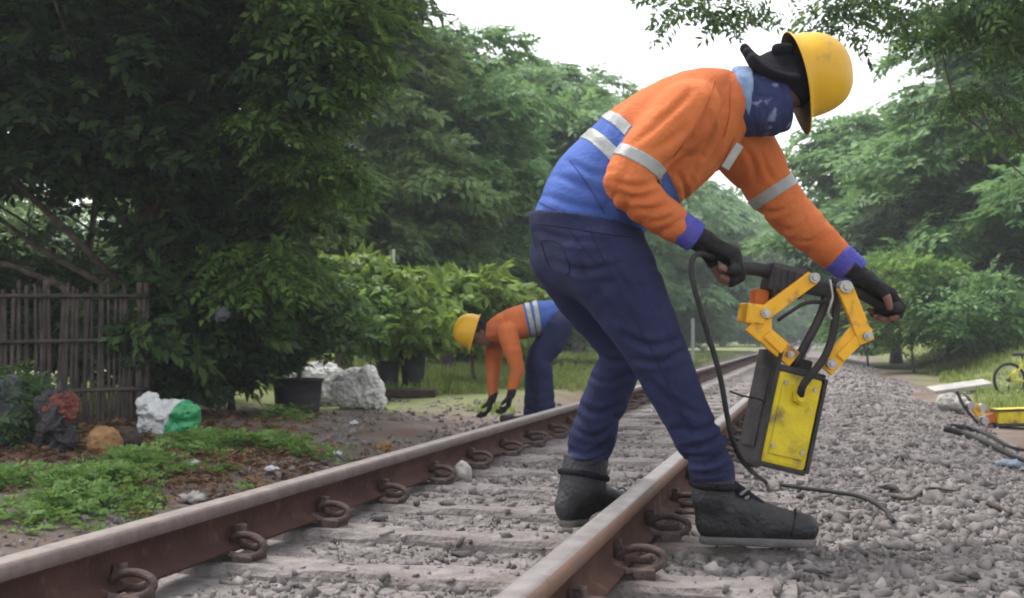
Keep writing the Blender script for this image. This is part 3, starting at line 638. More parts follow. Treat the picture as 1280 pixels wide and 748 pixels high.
# ================================================================== implicit-surface modelling for the people
class Vol:
    def __init__(s, lo, hi, h):
        s.lo = np.asarray(lo, float); s.h = h; s.n = np.ceil((np.asarray(hi) - s.lo) / h).astype(int) + 1
        s.F = np.full(s.n, 1.0, np.float32); s.L = np.zeros(s.n, np.int8)
        s.ax = [s.lo[i] + h * np.arange(s.n[i]) for i in range(3)]
    def sl(s, lo, hi):
        a = np.clip(np.floor((np.asarray(lo) - s.lo) / s.h).astype(int), 0, s.n); b = np.clip(np.ceil((np.asarray(hi) - s.lo) / s.h).astype(int) + 1, 0, s.n)
        return tuple(slice(int(x), int(y)) for x, y in zip(a, b))
    def pts(s, S): return np.meshgrid(*[s.ax[i][S[i]] for i in range(3)], indexing='ij', sparse=True)
    def blend(s, S, d, k, lab, sub=False):
        f = s.F[S]
        if f.size == 0: return
        if sub: s.F[S] = np.maximum(f, -d); return
        m = d < f; s.L[S][m] = lab
        if k > 0:
            hh = np.clip(.5 + .5 * (f - d) / k, 0, 1); s.F[S] = f * (1 - hh) + d * hh - k * hh * (1 - hh)
        else: s.F[S] = np.minimum(f, d)
    def chain(s, P, rad, k=.02, lab=0, n=0, lat=None, latax=(0, 1, 0)):
        """smooth limb through P with radii rad; lat widens it along latax"""
        P = np.asarray(P, float); rad = np.asarray(rad, float); lat = np.ones(len(P)) if lat is None else np.broadcast_to(np.asarray(lat, float), (len(P),))
        if n:
            t = np.linspace(0, 1, n); u = np.linspace(0, 1, len(P)); Q = catmull(P, n); rad = catmull(np.stack([u, rad, lat], 1), n); lat = rad[:, 2]; rad = rad[:, 1]; P = Q
        m = np.max(rad * np.maximum(lat, 1)) + k + .03; S = s.sl(P.min(0) - m, P.max(0) + m); X, Y, Z = s.pts(S); la = np.asarray(latax, float)
        D = None
        for i in range(len(P) - 1):
            a, b = P[i], P[i + 1]; e = b - a; L2 = float(e @ e) + 1e-12
            x, y, z = X - a[0], Y - a[1], Z - a[2]; t = np.clip((x * e[0] + y * e[1] + z * e[2]) / L2, 0, 1)
            ox, oy, oz = x - t * e[0], y - t * e[1], z - t * e[2]; q = lat[i] * (1 - t) + lat[i + 1] * t
            c = ox * la[0] + oy * la[1] + oz * la[2]; g = c * (1 / q - 1)
            ox, oy, oz = ox + g * la[0], oy + g * la[1], oz + g * la[2]
            d = np.sqrt(ox * ox + oy * oy + oz * oz) - (rad[i] * (1 - t) + rad[i + 1] * t)
            D = d if D is None else np.minimum(D, d)
        s.blend(S, D, k, lab)
    def ell(s, c, r, ax=np.eye(3), k=.01, lab=0, sub=False):
        c = np.asarray(c, float); r = np.asarray(r, float); m = r.max() + .03; S = s.sl(c - m, c + m); X, Y, Z = s.pts(S); q = 0; q2 = 0
        for i in range(3):
            e = ((X - c[0]) * ax[i][0] + (Y - c[1]) * ax[i][1] + (Z - c[2]) * ax[i][2]); q = q + (e / r[i]) ** 2; q2 = q2 + (e / r[i] ** 2) ** 2
        q = np.sqrt(q); s.blend(S, q * (q - 1) / np.sqrt(q2 + 1e-9), k, lab, sub)
    def box(s, c, r, ax=np.eye(3), rd=.01, k=.005, lab=0, sub=False):
        c = np.asarray(c, float); m = np.linalg.norm(r) + .03; S = s.sl(c - m, c + m); X, Y, Z = s.pts(S); o = 0; mi = -9
        for i in range(3):
            e = np.abs((X - c[0]) * ax[i][0] + (Y - c[1]) * ax[i][1] + (Z - c[2]) * ax[i][2]) - r[i] + rd; o = o + np.maximum(e, 0) ** 2; mi = np.maximum(mi, e)
        s.blend(S, np.sqrt(o) + np.minimum(mi, 0) - rd, k, lab, sub)
    def cut(s, p, nrm, c, rr):
        """remove what lies beyond the plane through p (normal nrm) within rr of c"""
        S = s.sl(np.asarray(c) - rr, np.asarray(c) + rr); X, Y, Z = s.pts(S); d = (X - p[0]) * nrm[0] + (Y - p[1]) * nrm[1] + (Z - p[2]) * nrm[2]
        s.F[S] = np.maximum(s.F[S], d)
    def mesh(s, relax=2):
        Fv = s.F; I = Fv < 0; n = Fv.shape; cnt = np.zeros((n[0] - 1, n[1] - 1, n[2] - 1), np.int8)
        for a in (0, 1):
            for b in (0, 1):
                for c in (0, 1): cnt += I[a:n[0] - 1 + a, b:n[1] - 1 + b, c:n[2] - 1 + c]
        act = (cnt > 0) & (cnt < 8); idx = np.full(act.shape, -1, np.int32); ijk = np.argwhere(act); idx[act] = np.arange(len(ijk))
        acc = np.zeros((len(ijk), 3)); num = np.zeros(len(ijk)); i, j, k = ijk.T
        for ax in range(3):
            o1, o2 = [q for q in range(3) if q != ax]
            for a in (0, 1):
                for b in (0, 1):
                    c0 = ijk.copy(); c0[:, o1] += a; c0[:, o2] += b; c1 = c0.copy(); c1[:, ax] += 1
                    f0 = Fv[tuple(c0.T)]; f1 = Fv[tuple(c1.T)]; m = (f0 < 0) != (f1 < 0); t = np.where(m, f0 / np.where(m, f0 - f1, 1), 0)
                    p = c0.astype(float); p[:, ax] += t; acc[m] += p[m]; num[m] += 1
        V = s.lo + acc / num[:, None] * s.h; lab = s.L[tuple(ijk.T)]; Q = []
        for ax in range(3):
            o1, o2 = (ax + 1) % 3, (ax + 2) % 3
            sa = [slice(None)] * 3; sb = [slice(None)] * 3; sa[ax] = slice(0, -1); sb[ax] = slice(1, None)
            e = np.argwhere(I[tuple(sa)] != I[tuple(sb)]); ok = (e[:, o1] > 0) & (e[:, o2] > 0) & (e[:, o1] < n[o1] - 1) & (e[:, o2] < n[o2] - 1); e = e[ok]
            ins = I[tuple(e.T)]; q = []
            for a, b in ((-1, -1), (0, -1), (0, 0), (-1, 0)):
                c = e.copy(); c[:, o1] += a; c[:, o2] += b; q.append(idx[tuple(c.T)])
            q = np.stack(q, 1); q[~ins] = q[~ins][:, ::-1]; Q.append(q)
        Q = np.vstack(Q); Q = Q[(Q >= 0).all(1)]
        V = laplace(V, Q, relax); return V, Q, lab
def edges_of(Q):
    E = np.vstack([Q[:, [i, (i + 1) % Q.shape[1]]] for i in range(Q.shape[1])]); return E
def laplace(V, Q, it, lam=.5):
    E = edges_of(Q)
    for _ in range(it):
        S = np.zeros_like(V); C = np.zeros(len(V)); 
        for c in range(3): S[:, c] = np.bincount(E[:, 0], V[E[:, 1], c], len(V)) + np.bincount(E[:, 1], V[E[:, 0], c], len(V))
        C = np.bincount(E[:, 0], minlength=len(V)) + np.bincount(E[:, 1], minlength=len(V)); V = V + lam * (S / np.maximum(C, 1)[:, None] - V)
    return V
def normals(V, Q):
    n = np.cross(V[Q[:, 2]] - V[Q[:, 0]], V[Q[:, 3]] - V[Q[:, 1]]); N = np.zeros_like(V)
    for k in range(4):
        for c in range(3): N[:, c] += np.bincount(Q[:, k], n[:, c], len(V))
    return N / (np.linalg.norm(N, axis=1)[:, None] + 1e-12)
def folds(V, dirv, freq, amp, warp=.35, seed=0, c=None, rad=None, nf=3.0):
    """cloth folds: ridges across dirv, bent by noise, fading away from c"""
    dirv = np.asarray(dirv, float) / np.linalg.norm(dirv); s = V @ dirv * freq + .85 * fbm(V * nf * 1.3, seed, 2)
    w = 1.7 * np.abs(np.sin(math.pi * s)) ** .55 - 1.25; m = np.clip(.45 + .9 * noise3(V * nf * 1.5 + 9, seed + 7), 0, 1.2)
    if c is not None: m = m * np.exp(-((V - np.asarray(c)) ** 2).sum(1) / rad ** 2) * 1.5
    return amp * w * m
def crease(fr, V, Q, rows):
    """single cloth creases: a valley with a soft ridge on each side, along a line on the near side of the garment"""
    N = normals(V, Q); D = np.zeros(len(V))
    for pts, d, amp, wd in rows:
        L = catmull([fr(a, b, d) for a, b in pts], 14); q = V[:, [0, 2]]; best = np.full(len(V), 9.0); par = np.zeros(len(V))
        for i in range(13):
            a = L[i, [0, 2]]; e = L[i + 1, [0, 2]] - a; t = np.clip(((q - a) @ e) / (e @ e), 0, 1); dd = np.linalg.norm(q - a - t[:, None] * e, axis=1); m = dd < best; best[m] = dd[m]; par[m] = (i + t[m]) / 13
        m = smooth(.25, -.15, N[:, 1]) * (np.abs(V[:, 1] - L[:, 1].mean()) < .22) * np.sin(math.pi * np.clip(par, .06, .94)) ** .6
        D += m * amp * (-np.exp(-(best / wd) ** 2) + .75 * np.exp(-((best - 2.1 * wd) / (1.3 * wd)) ** 2))
    return V + N * D[:, None]
from mathutils.bvhtree import BVHTree
def seam(o, fr, pts, name, m, rad=.0022, lift=.001, n=40):
    """a stitched line lying on the cloth, found by casting from the viewing side"""
    me = o.data; bv = BVHTree.FromPolygons([v.co[:] for v in me.vertices], [p.vertices[:] for p in me.polygons]); c = CAM - fr.b; c = Vector((c @ RV, c @ HV, c[2])); out = []
    for a, b in catmull([(x, y, 0) for x, y in pts], n)[:, :2]:
        t = Vector(fr(a, b, 3.7)); h = bv.ray_cast(c, (t - c).normalized())
        if h[0] is not None: out.append(np.array(h[0]) + np.array(h[1]) * lift)
    if len(out) > 4: tube(name, np.array(out), rad, m, o, 5)
def part_mesh(name, V, Q, parent, mats, mi=None): return link(name, mesh_np(name, V, Q, True, mi), parent, mats)
def band(V, Q, keep, pl1, pl2, off, name, parent, m, thick=.004):
    """a strip of tape lying on the cloth, between two planes (p, n)"""
    bm = bmesh.new(); vs_ = {}
    for q in Q[keep]:
        for i in q:
            if i not in vs_: vs_[i] = bm.verts.new(V[i])
        try: bm.faces.new([vs_[i] for i in q])
        except ValueError: pass
    for p, n in (pl1, pl2):
        bmesh.ops.bisect_plane(bm, geom=bm.verts[:] + bm.edges[:] + bm.faces[:], plane_co=Vector(p), plane_no=Vector(n), clear_outer=True, dist=1e-6)
    bm.normal_update()
    if not bm.faces: bm.free(); return None
    for v in bm.verts: v.co += v.normal * off
    bnd = [e for e in bm.edges if e.is_boundary]; nrm = {v: v.normal.copy() for v in bm.verts}
    r_ = bmesh.ops.extrude_edge_only(bm, edges=bnd)
    for v in [x for x in r_['geom'] if isinstance(x, bmesh.types.BMVert)]:
        near = [e.other_vert(v) for e in v.link_edges]; nn = next((nrm[u] for u in near if u in nrm), v.normal); v.co -= nn * (off + thick)
    return link(name, mesh_bm(name, bm, True), parent, m)
def paint_split(V, Q, sel, p, n):
    """cut the selected faces along a plane so that colours meet in a clean line"""
    bm = bmesh.new(); fl = bm.faces.layers.int.new('sel'); bv = [bm.verts.new(v) for v in V]
    for q in Q:
        try: bm.faces.new([bv[i] for i in q])
        except ValueError: pass
    bm.faces.ensure_lookup_table(); g = [f for f, k in zip(bm.faces, sel) if k] if len(bm.faces) == len(sel) else bm.faces[:]
    ed = {e for f in g for e in f.edges}; vv = {v for f in g for v in f.verts}
    for f in g: f[fl] = 1
    bmesh.ops.bisect_plane(bm, geom=list(vv) + list(ed) + g, plane_co=Vector(p), plane_no=Vector(n), dist=1e-6)
    for f in bm.faces:
        f.smooth = True
        if f[fl] and (f.calc_center_median() - Vector(p)).dot(Vector(n)) > 0: f.material_index = 1
    return bm
M['orange'] = mat('orange_cloth', (0.45, 0.118, 0.036), 0.85, (0.52, 0.152, 0.052), 5, 0.25, 90, spec=.15, wrinkle=.55, col3=(0.42, 0.11, 0.042), s3=4, t3=(.5, .8))
M['blue'] = mat('blue_cloth', (0.048, 0.088, 0.30), 0.85, (0.072, 0.125, 0.37), 5, 0.25, 90, spec=.15, wrinkle=.55)
M['navy'] = mat('navy_twill', (0.013, 0.016, 0.050), 0.85, (0.022, 0.027, 0.074), 6, 0.3, 110, spec=.18, wrinkle=.6, col3=(0.036, 0.038, 0.070), s3=3.5, t3=(.52, .85))
M['cuff'] = mat('violet_blue_cuff', (0.06, 0.06, 0.30), 0.9, (0.085, 0.08, 0.36), 30, 0.4, 160)
M['tape'] = mat('reflective_tape', (0.24, 0.25, 0.25), 0.45, (0.31, 0.32, 0.31), 25, 0.1, 120, spec=.5)
M['skin'] = mat('skin', (0.13, 0.058, 0.042), 0.55, (0.18, 0.085, 0.064), 18, 0.15, 90, spec=.4)
M['glove'] = mat('black_glove', (0.010, 0.010, 0.012), 0.9, (0.022, 0.020, 0.024), 40, 0.4, 200)
M['scarf'] = mat('navy_scarf', (0.020, 0.026, 0.085), 0.9, (0.030, 0.036, 0.11), 10, 0.3, 80, col3=(0.16, 0.20, 0.32), s3=17, t3=(0.60, 0.66))
M['scarflight'] = mat('pale_blue_lining', (0.20, 0.28, 0.42), 0.9, (0.12, 0.17, 0.30), 30, 0.3, 80)
M['cap'] = mat('black_cap', (0.010, 0.009, 0.013), 0.95, (0.022, 0.019, 0.025), 12, 0.3, 120, spec=.08)
M['helmet'] = mat('yellow_helmet', (0.63, 0.355, 0.012), 0.45, (0.56, 0.30, 0.014), 7, 0.10, 30, spec=.4, col3=(0.38, 0.23, 0.05), s3=13, t3=(.60, .72))
M['helmetin'] = mat('helmet_inside', (0.10, 0.07, 0.04), 0.9)
M['boot'] = mat('dusty_black_leather', (0.010, 0.010, 0.012), 0.55, (0.024, 0.023, 0.027), 9, 0.4, 70, spec=.4, col3=(0.042, 0.039, 0.041), s3=9, t3=(.58, .75))
M['sole'] = mat('dusty_sole', (0.075, 0.068, 0.068), 0.9, (0.15, 0.135, 0.13), 14, 0.4, 60)
M['lace'] = mat('grey_lace', (0.16, 0.15, 0.15), 0.9)
M['hair'] = mat('black_hair', (0.008, 0.007, 0.007), 0.7)

def hand(vs_, vg, wrist, fwd, pn, thumb, curls, s=1.0, glove_to=1.5, spread=.06, thumb_dir=None, thumb_curl=.5):
    """palm, four bent fingers of different lengths, thumb from the side; returns the centre of the grip"""
    wrist = np.asarray(wrist, float); fwd = np.asarray(fwd, float) / np.linalg.norm(fwd); pn = np.asarray(pn, float); pn -= fwd * (pn @ fwd); pn /= np.linalg.norm(pn)
    lat = np.cross(fwd, pn); lat = lat if lat @ np.asarray(thumb) > 0 else -lat
    c = wrist + fwd * .052 * s
    for v, g in ((vs_, 0), (vg, .0025)):
        v.box(c, ((.050 + g) * s, (.041 + g) * s, (.014 + g) * s), (fwd, lat, pn), rd=.013 * s, k=.012)
        v.chain([wrist - fwd * (.05 if g else .03) * s, wrist + fwd * .02 * s], [.026 * s + g * 1.6, .027 * s + g], .012, lat=[1.15, 1.3], latax=lat)
        v.ell(c - fwd * .018 * s + lat * .024 * s + pn * .010 * s, ((.032 + g) * s, (.018 + g) * s, (.017 + g) * s), (fwd, lat, pn), k=.01)
    grips = []
    for i, (off, L, cu) in enumerate(zip((.031, .0105, -.0105, -.031), ((.043, .026, .021), (.047, .030, .022), (.044, .028, .022), (.034, .021, .019)), curls)):
        p = wrist + fwd * (.098 - (.006 if i in (0,) else (.012 if i == 3 else 0))) * s + lat * off * s; a = 0; d0 = fwd + lat * spread * (1.5 - i) * .5; d0 /= np.linalg.norm(d0); pts = [p - fwd * .02 * s, p]
        for l, q in zip(L, cu):
            a += R(q); d = d0 * math.cos(a) + pn * math.sin(a); p = p + d * l * s; pts.append(p)
        rr = np.array([.0105, .0102, .0092, .0086, .0076]) * s * (.92 if i == 3 else 1)
        vs_.chain(pts, rr, .004)
        k = 3 if glove_to < 2 else 5
        gp = [np.array(q) for q in pts[:k]]
        if k == 3: gp[2] = gp[2] 
        if k == 3: gp.append(pts[2] + (pts[3] - pts[2]) * (glove_to - 1)) 
        vg.chain(gp, (rr[:len(gp)] + .0028 * s), .004); grips.append(np.mean(pts[1:5], axis=0))
        vg.chain([pts[1] - pn * .004 * s, pts[1] + (pts[2] - pts[1]) * .1], [.0125 * s, .0115 * s], .006)
    b = wrist + fwd * .028 * s + lat * .036 * s; td = thumb_dir if thumb_dir is not None else (fwd * .75 + lat * .55 + pn * .45); td = td / np.linalg.norm(td)
    t2 = td * (1 - thumb_curl) + (fwd * .6 + pn * .5 - lat * .35) * thumb_curl; t2 /= np.linalg.norm(t2)
    tp = [b - fwd * .015 * s - lat * .008 * s, b + td * .030 * s, b + td * .030 * s + (td + t2) / np.linalg.norm(td + t2) * .030 * s]; tp.append(tp[-1] + t2 * .026 * s)
    tr = np.array([.016, .0135, .0112, .0088]) * s; vs_.chain(tp, tr, .008)
    if glove_to < 2: vg.chain(tp[:2] + [tp[1] * .45 + tp[2] * .55], tr[:3] + .0028 * s, .008)
    else: vg.chain(tp, tr + .0028 * s, .008)
    return np.mean(grips, axis=0), lat

def helmet_mesh(name, c, up, fwd, parent, mats, sc=1.0, a=.142, b=.115, h=.158):
    """hard hat: ridged dome, rolled rim and a short peak; open below"""
    up = np.asarray(up, float) / np.linalg.norm(up); fwd = np.asarray(fwd, float); fwd -= up * (fwd @ up); fwd /= np.linalg.norm(fwd); lt = np.cross(up, fwd)
    nu, nv = 64, 22; V = []
    for j in range(nv):
        f = j / (nv - 1); ph = f * math.pi / 2
        for i in range(nu):
            th = 2 * math.pi * i / nu; ct, st = math.cos(th), math.sin(th)
            rr = math.sin(ph) ** .86; zz = math.cos(ph) ** .80
            x = a * rr * ct; y = b * rr * st; z = h * zz
            ridge = math.exp(-(y / .017) ** 2) * (.0075 if abs(ct) > .3 else .0075) * smooth(1.0, .75, np.array(f)) + .5 * .0065 * (math.exp(-((abs(y) - .05) / .011) ** 2)) * float(smooth(1.0, .7, np.array(f)))
            z += ridge * (1 - .4 * f); 
            V.append((x, y, z))
    # flared rim and peak
    for q, (dr, dz) in enumerate(((.006, -.006), (.012, -.012), (.013, -.016))):
        for i in range(nu):
            th = 2 * math.pi * i / nu; ct, st = math.cos(th), math.sin(th); pk = max(0, ct) ** 3 * .040 * (q + 1) / 3
            V.append(((a + dr + pk) * ct, (b + dr) * st, dz - pk * .08))
    V = np.array(V) * sc; nr = nv + 3; Q = []
    for j in range(nr - 1):
        for i in range(nu):
            k = (i + 1) % nu; Q.append((j * nu + i, (j + 1) * nu + i, (j + 1) * nu + k, j * nu + k))
    W = np.asarray(c) + V[:, :1] * fwd + V[:, 1:2] * lt + V[:, 2:] * up
    me = mesh_faces(name, W, Q[nu:] + []); 
    bm = bmesh.new(); bm.from_mesh(me); bm.verts.ensure_lookup_table()
    # crown cap
    capv = bm.verts.new(np.asarray(c) + up * (h + .0075) * sc)
    bm.verts.ensure_lookup_table()
    for i in range(nu): bm.faces.new((bm.verts[nu + i], bm.verts[nu + (i + 1) % nu], capv))
    bmesh.ops.delete(bm, geom=[v for v in bm.verts if not v.link_faces], context='VERTS'); bmesh.ops.recalc_face_normals(bm, faces=bm.faces)
    ctr = Vector(c); 
    if sum((f.calc_center_median() - ctr).dot(f.normal) for f in bm.faces) < 0: bmesh.ops.reverse_faces(bm, faces=bm.faces)
    o = link(name, mesh_bm(name, bm, True), parent, mats)
    sm = o.modifiers.new('thickness', 'SOLIDIFY'); sm.thickness = .0035; sm.offset = -1; sm.material_offset = 1; sm.use_rim = True; sm.material_offset_rim = 0
    return o
# ================================================================== the two workers
def unit(v): v = np.asarray(v, float); return v / np.linalg.norm(v)
class Frame:
    """a person's own axes: u to the viewer's right, v away, z up, from the point between the feet"""
    def __init__(s, base): s.b = np.asarray(base, float)
    def __call__(s, px, py, d): w_ = at(px, py, d) - s.b; return np.array([w_ @ RV, w_ @ HV, w_[2]])
    def rows(s, rows):
        """rows of (px, py, d, radius px) -> points, radii in metres"""
        return np.array([s(a, b, c) for a, b, c, _ in rows]), np.array([q * c / F for _, _, c, q in rows])
    def n(s, dx, dy, dv=0.0): return unit((dx, dv, -dy))
    def world(s, p): return s.b + p[0] * RV + p[1] * HV + np.array([0, 0, p[2]])
def bounds(*pts, m=.15):
    A = np.vstack(pts); return A.min(0) - m, A.max(0) + m
def grow(V, Q, disp): return V + normals(V, Q) * disp[:, None]

def build_worker(fr, S, label):
    h = S['h']; T, Tr = fr.rows(S['torso']); sl = [fr.rows(x) for x in S['sleeves']]; lg = [fr.rows(x) for x in S['legs']]
    # ---- body: one skin from head to feet under the clothes, with real hands
    hb = S['head']; hc = fr(*hb['c']); up = unit(hb['up']); fw = unit(hb['fwd']); fw = unit(fw - up * (fw @ up)); la = np.cross(up, fw); A3 = (fw, la, up); q = hb.get('s', 1.0)
    vb = Vol(*bounds(T, *[x[0] for x in sl], *[x[0] for x in lg], m=.1), .014)
    vb.chain(T, Tr * .80, .03, lat=1.1, n=10)
    for P, rr in sl + lg: vb.chain(P, rr * .72, .03)
    parts = [vb.mesh(1)[:2]]
    vh = Vol(hc - .24, hc + .24, .0045 if h < .008 else .009)
    vh.ell(hc + up * .005, (.098 * q, .077 * q, .105 * q), A3, 0); vh.ell(hc - up * .065 * q + fw * .022 * q, (.074 * q, .060 * q, .075 * q), A3, .03)
    vh.ell(hc - up * .108 * q + fw * .052 * q, (.030 * q, .032 * q, .024 * q), A3, .03)                                             # chin
    vh.chain([hc + fw * .092 * q - up * .012 * q, hc + fw * .112 * q - up * .05 * q], [.009 * q, .015 * q], .012)                     # nose
    vh.ell(hc + fw * .112 * q - up * .052 * q, (.012 * q, .019 * q, .010 * q), A3, .008)
    for s_ in (-1, 1):
        vh.ell(hc + fw * .100 * q - up * .012 * q + la * .031 * q * s_, (.014 * q, .017 * q, .010 * q), A3, .008, sub=True)             # eye sockets
        vh.ell(hc + fw * .084 * q - up * .013 * q + la * .031 * q * s_, (.013 * q, .014 * q, .010 * q), A3, .004)
        vh.chain([hc + fw * .098 * q + up * .006 * q + la * .014 * q * s_, hc + fw * .090 * q + up * .006 * q + la * .045 * q * s_], [.007 * q, .006 * q], .008)   # brow
        vh.ell(hc - fw * .006 * q - up * .022 * q + la * .078 * q * s_, (.021 * q, .010 * q, .032 * q), A3, .006)                        # ear
        vh.ell(hc - fw * .002 * q - up * .022 * q + la * .088 * q * s_, (.010 * q, .006 * q, .018 * q), A3, .004, sub=True)
    for zz, o in ((.083, .0), (.091, .003)): vh.ell(hc + fw * (.086 + o) * q - up * zz * q, (.012 * q, .024 * q, .006 * q), A3, .005)     # lips
    vh.chain([hc - up * .07 * q - fw * .01, T[-1]], [.056 * q, .060 * q], .03)
    parts.append(vh.mesh(1)[:2])
    hands = []
    for H in S['hands']:
        w0 = fr(*H['wrist']); bx = (w0 - .22, w0 + .22); hr = .0032 if h < .008 else .006; v1 = Vol(*bx, hr); v2 = Vol(*bx, hr)
        g, lt = hand(v1, v2, w0, H['fwd'], H['pn'], H['thumb'], H['curls'], H.get('s', 1.0), H.get('glove_to', 1.5), thumb_dir=H.get('td'), thumb_curl=H.get('tc', .5))
        v2.cut(w0 - unit(H['fwd']) * .048, -unit(H['fwd']), w0, .22)
        parts.append(v1.mesh(1)[:2]); hands.append((g, lt, v2))
    V, Q = join_np(parts)
    body = link('person', mesh_np('person', V, Q, True), None, M['skin']); body.location = fr.b; body.rotation_euler = (0, 0, PSI); tag(body, label, 'person', 'track workers in orange and blue')
    for g, lt, v2 in hands:
        V, Q, _ = v2.mesh(1); part_mesh('glove', V, Q, body, M['glove'])
    # ---- shirt
    vs_ = Vol(*bounds(T, *[x[0] for x in sl], m=.24), h)
    vs_.chain(T, Tr, 0, 0, n=16, lat=S['tlat'], latax=unit(S['tax']))
    for k, (P, rr) in enumerate(sl): vs_.chain(P, rr, .022, k + 1, lat=1.0)
    V, Q, lab = vs_.mesh(2); E = S['scale']
    for (dv, fq, am, c, rd, sd) in S['folds']: V = grow(V, Q, folds(V, dv, fq, am, seed=sd, c=fr(*c), rad=rd, nf=3 / E))
    V = laplace(V, Q, 1, .4); fl = lab[Q[:, 0]]
    if 'creases' in S: V = crease(fr, V, Q, S['creases'])
    p, n = S['split']; p = fr(*p); bm = paint_split(V, Q, fl == 0, p, n)
    shirt = link('shirt', mesh_bm('shirt', bm), body, [M['blue'], M['orange']]); 
    # sleeves are wholly orange
    me = shirt.data; 
    ctr = np.zeros(len(me.polygons) * 3, np.float32); me.polygons.foreach_get('center', ctr); ctr = ctr.reshape(-1, 3); mi = np.zeros(len(me.polygons), np.int32); me.polygons.foreach_get('material_index', mi)
    tx = unit(S['tax']); dT = torso_q(ctr, T, Tr, S['tlat'], tx)
    dS = np.min([limb_d(ctr, P, rr) for P, rr in sl], axis=0); mi[(dS < dT)] = 1; mi[((ctr - p) @ np.asarray(n) > 0)] = 1; me.polygons.foreach_set('material_index', mi)
    for (lb, c, nn, hw, off) in S['tapes']:
        c = fr(*c); nn = unit(nn); cc = V[Q].mean(1); near = np.abs((cc - c) @ nn) < hw * 2.5
        if lb == 0: near &= cc[:, 0] < c[0] + .13 * E
        if lb > 0: near &= np.linalg.norm(cc - c, axis=1) < .16
        band(V, Q, np.where(near & (fl == lb))[0], (c + nn * hw, nn), (c - nn * hw, -nn), off, 'reflective_tape', shirt, M['tape'])
    # ---- sleeve cuffs
    for (rows, c1, c2) in S['cuffs']:
        P, rr = fr.rows(rows); vc = Vol(*bounds(P, m=.09), max(.004, h * .7)); vc.chain(P, rr, 0)
        a = unit(P[-1] - P[0]); vc.cut(P[-1], a, P[-1], .2); vc.cut(P[0], -a, P[0], .2); V, Q, _ = vc.mesh(1)
        V = grow(V, Q, folds(V, a, 55 / E, .0022 * E, seed=3)); part_mesh('cuff', V, Q, shirt, M['cuff'])
    # ---- trousers
    W, Wr = fr.rows(S['pelvis']); vt = Vol(*bounds(W, *[x[0] for x in lg], m=.22), h); vt.chain(W, Wr, 0, 0, lat=S['plat'])
    for k, (P, rr) in enumerate(lg): vt.chain(P, rr, .03, k + 1, n=16)
    p, n = S['waist']; p = fr(*p); vt.cut(p, unit(n), p, .5)
    for (p, n) in S['hems']: p = fr(*p); vt.cut(p, unit(n), p, .17)
    V, Q, lab = vt.mesh(2)
    for (dv, fq, am, c, rd, sd) in S['tfolds']: V = grow(V, Q, folds(V, dv, fq, am, seed=sd, c=fr(*c), rad=rd, nf=3 / E))
    V = laplace(V, Q, 1, .4)
    if 'tcreases' in S: V = crease(fr, V, Q, S['tcreases'])
    tr = part_mesh('trousers', V, Q, body, M['navy'])
    if 'belt' in S:
        p, n = S['waist']; p = fr(*p) - unit(n) * .022 * E; cc = V[Q].mean(1); k = np.where((np.abs((cc - p) @ unit(n)) < .06 * E) & (lab[Q[:, 0]] >= 0) & (cc[:, 2] > p[2] - .2))[0]
        band(V, Q, k, (p + unit(n) * .016 * E, unit(n)), (p - unit(n) * .016 * E, -unit(n)), .003, 'belt', tr, M['cap'])
    # ---- boots
    for B in S['boots']:
        P, rr = fr.rows(B['shaft']); z0 = B['z'] - fr.b[2]; Pf = np.array([[*(fr(*B['heel'])[:2] + np.array(B['dir']) * x), z0 + z] for x, z, _ in B['foot']]); rf = np.array([x[2] for x in B['foot']])
        ver = np.array([0, 0, 1.0]); sd = np.array([-B['dir'][1], B['dir'][0], 0]); hh = max(.0045, h * .7)
        vbt = Vol(*bounds(P, Pf, m=.09), hh); vbt.chain(P, rr, 0, n=6); vbt.chain(Pf, rf, .02, n=10, lat=1.0); Pl = Pf.copy(); Pl[:, 2] = z0 + .052; vbt.chain(Pl, np.minimum(rf, .042), .02, n=10); vbt.cut((0, 0, z0 + .020), -ver, Pf.mean(0), .5); vbt.cut(P[0], unit(P[0] - P[1]), P[0], .15)
        V, Q, _ = vbt.mesh(1); ank = Pf[1] + np.array([0, 0, .02]); V = grow(V, Q, folds(V, unit(P[0] - P[1] + .5 * np.array([B['dir'][0], B['dir'][1], 0])), 26, .0030, seed=5, c=ank, rad=.10))
        bo = part_mesh('boot', V, Q, body, M['boot'])
        vso = Vol(*bounds(Pf, m=.1), hh); o = np.array([B['dir'][0], B['dir'][1], 0]); hl = fr(*B['heel']); hl[2] = z0 + .015
        vso.chain([hl + o * .0, hl + o * .09, hl + o * .19, hl + o * (B['len'] - .09)], [.040, .037, .047, .043], 0, n=10); vso.cut((0, 0, z0 + .025), ver, hl, .5); vso.cut((0, 0, z0), -ver, hl, .5)
        V, Q, _ = vso.mesh(1); part_mesh('sole', V, Q, bo, M['sole'])
        if h < .008:
            ca = P[0] * .45 + P[1] * .55; t = np.linspace(0, 2 * math.pi, 20); rc = rr[0] + .004; xx, yy, zx = basis(P[0] - P[1]); tube('collar_pad', [ca + (math.cos(q) * xx + math.sin(q) * yy) * rc for q in t], .011, M['cap'], bo, 8)
            tc_ = hl + o * (B['len'] - .125); arc = [tc_ + sd * (.050 * math.sin(q)) + ver * (.012 + .082 * math.cos(q)) + o * (.018 * math.cos(q)) for q in np.linspace(-1.45, 1.45, 15)]; tube('toe_seam', arc, .003, M['cap'], bo, 6)
            v3 = Vol(hl - .1, hl + o * .4 + .3, .006); v3.chain([hl + o * .060 + ver * .160, hl + o * .115 + ver * .115, hl + o * .17 + ver * .082], [.018, .022, .018], 0, lat=1.1, latax=sd); V, Q, _ = v3.mesh(1); part_mesh('tongue', V, Q, bo, M['cap'])
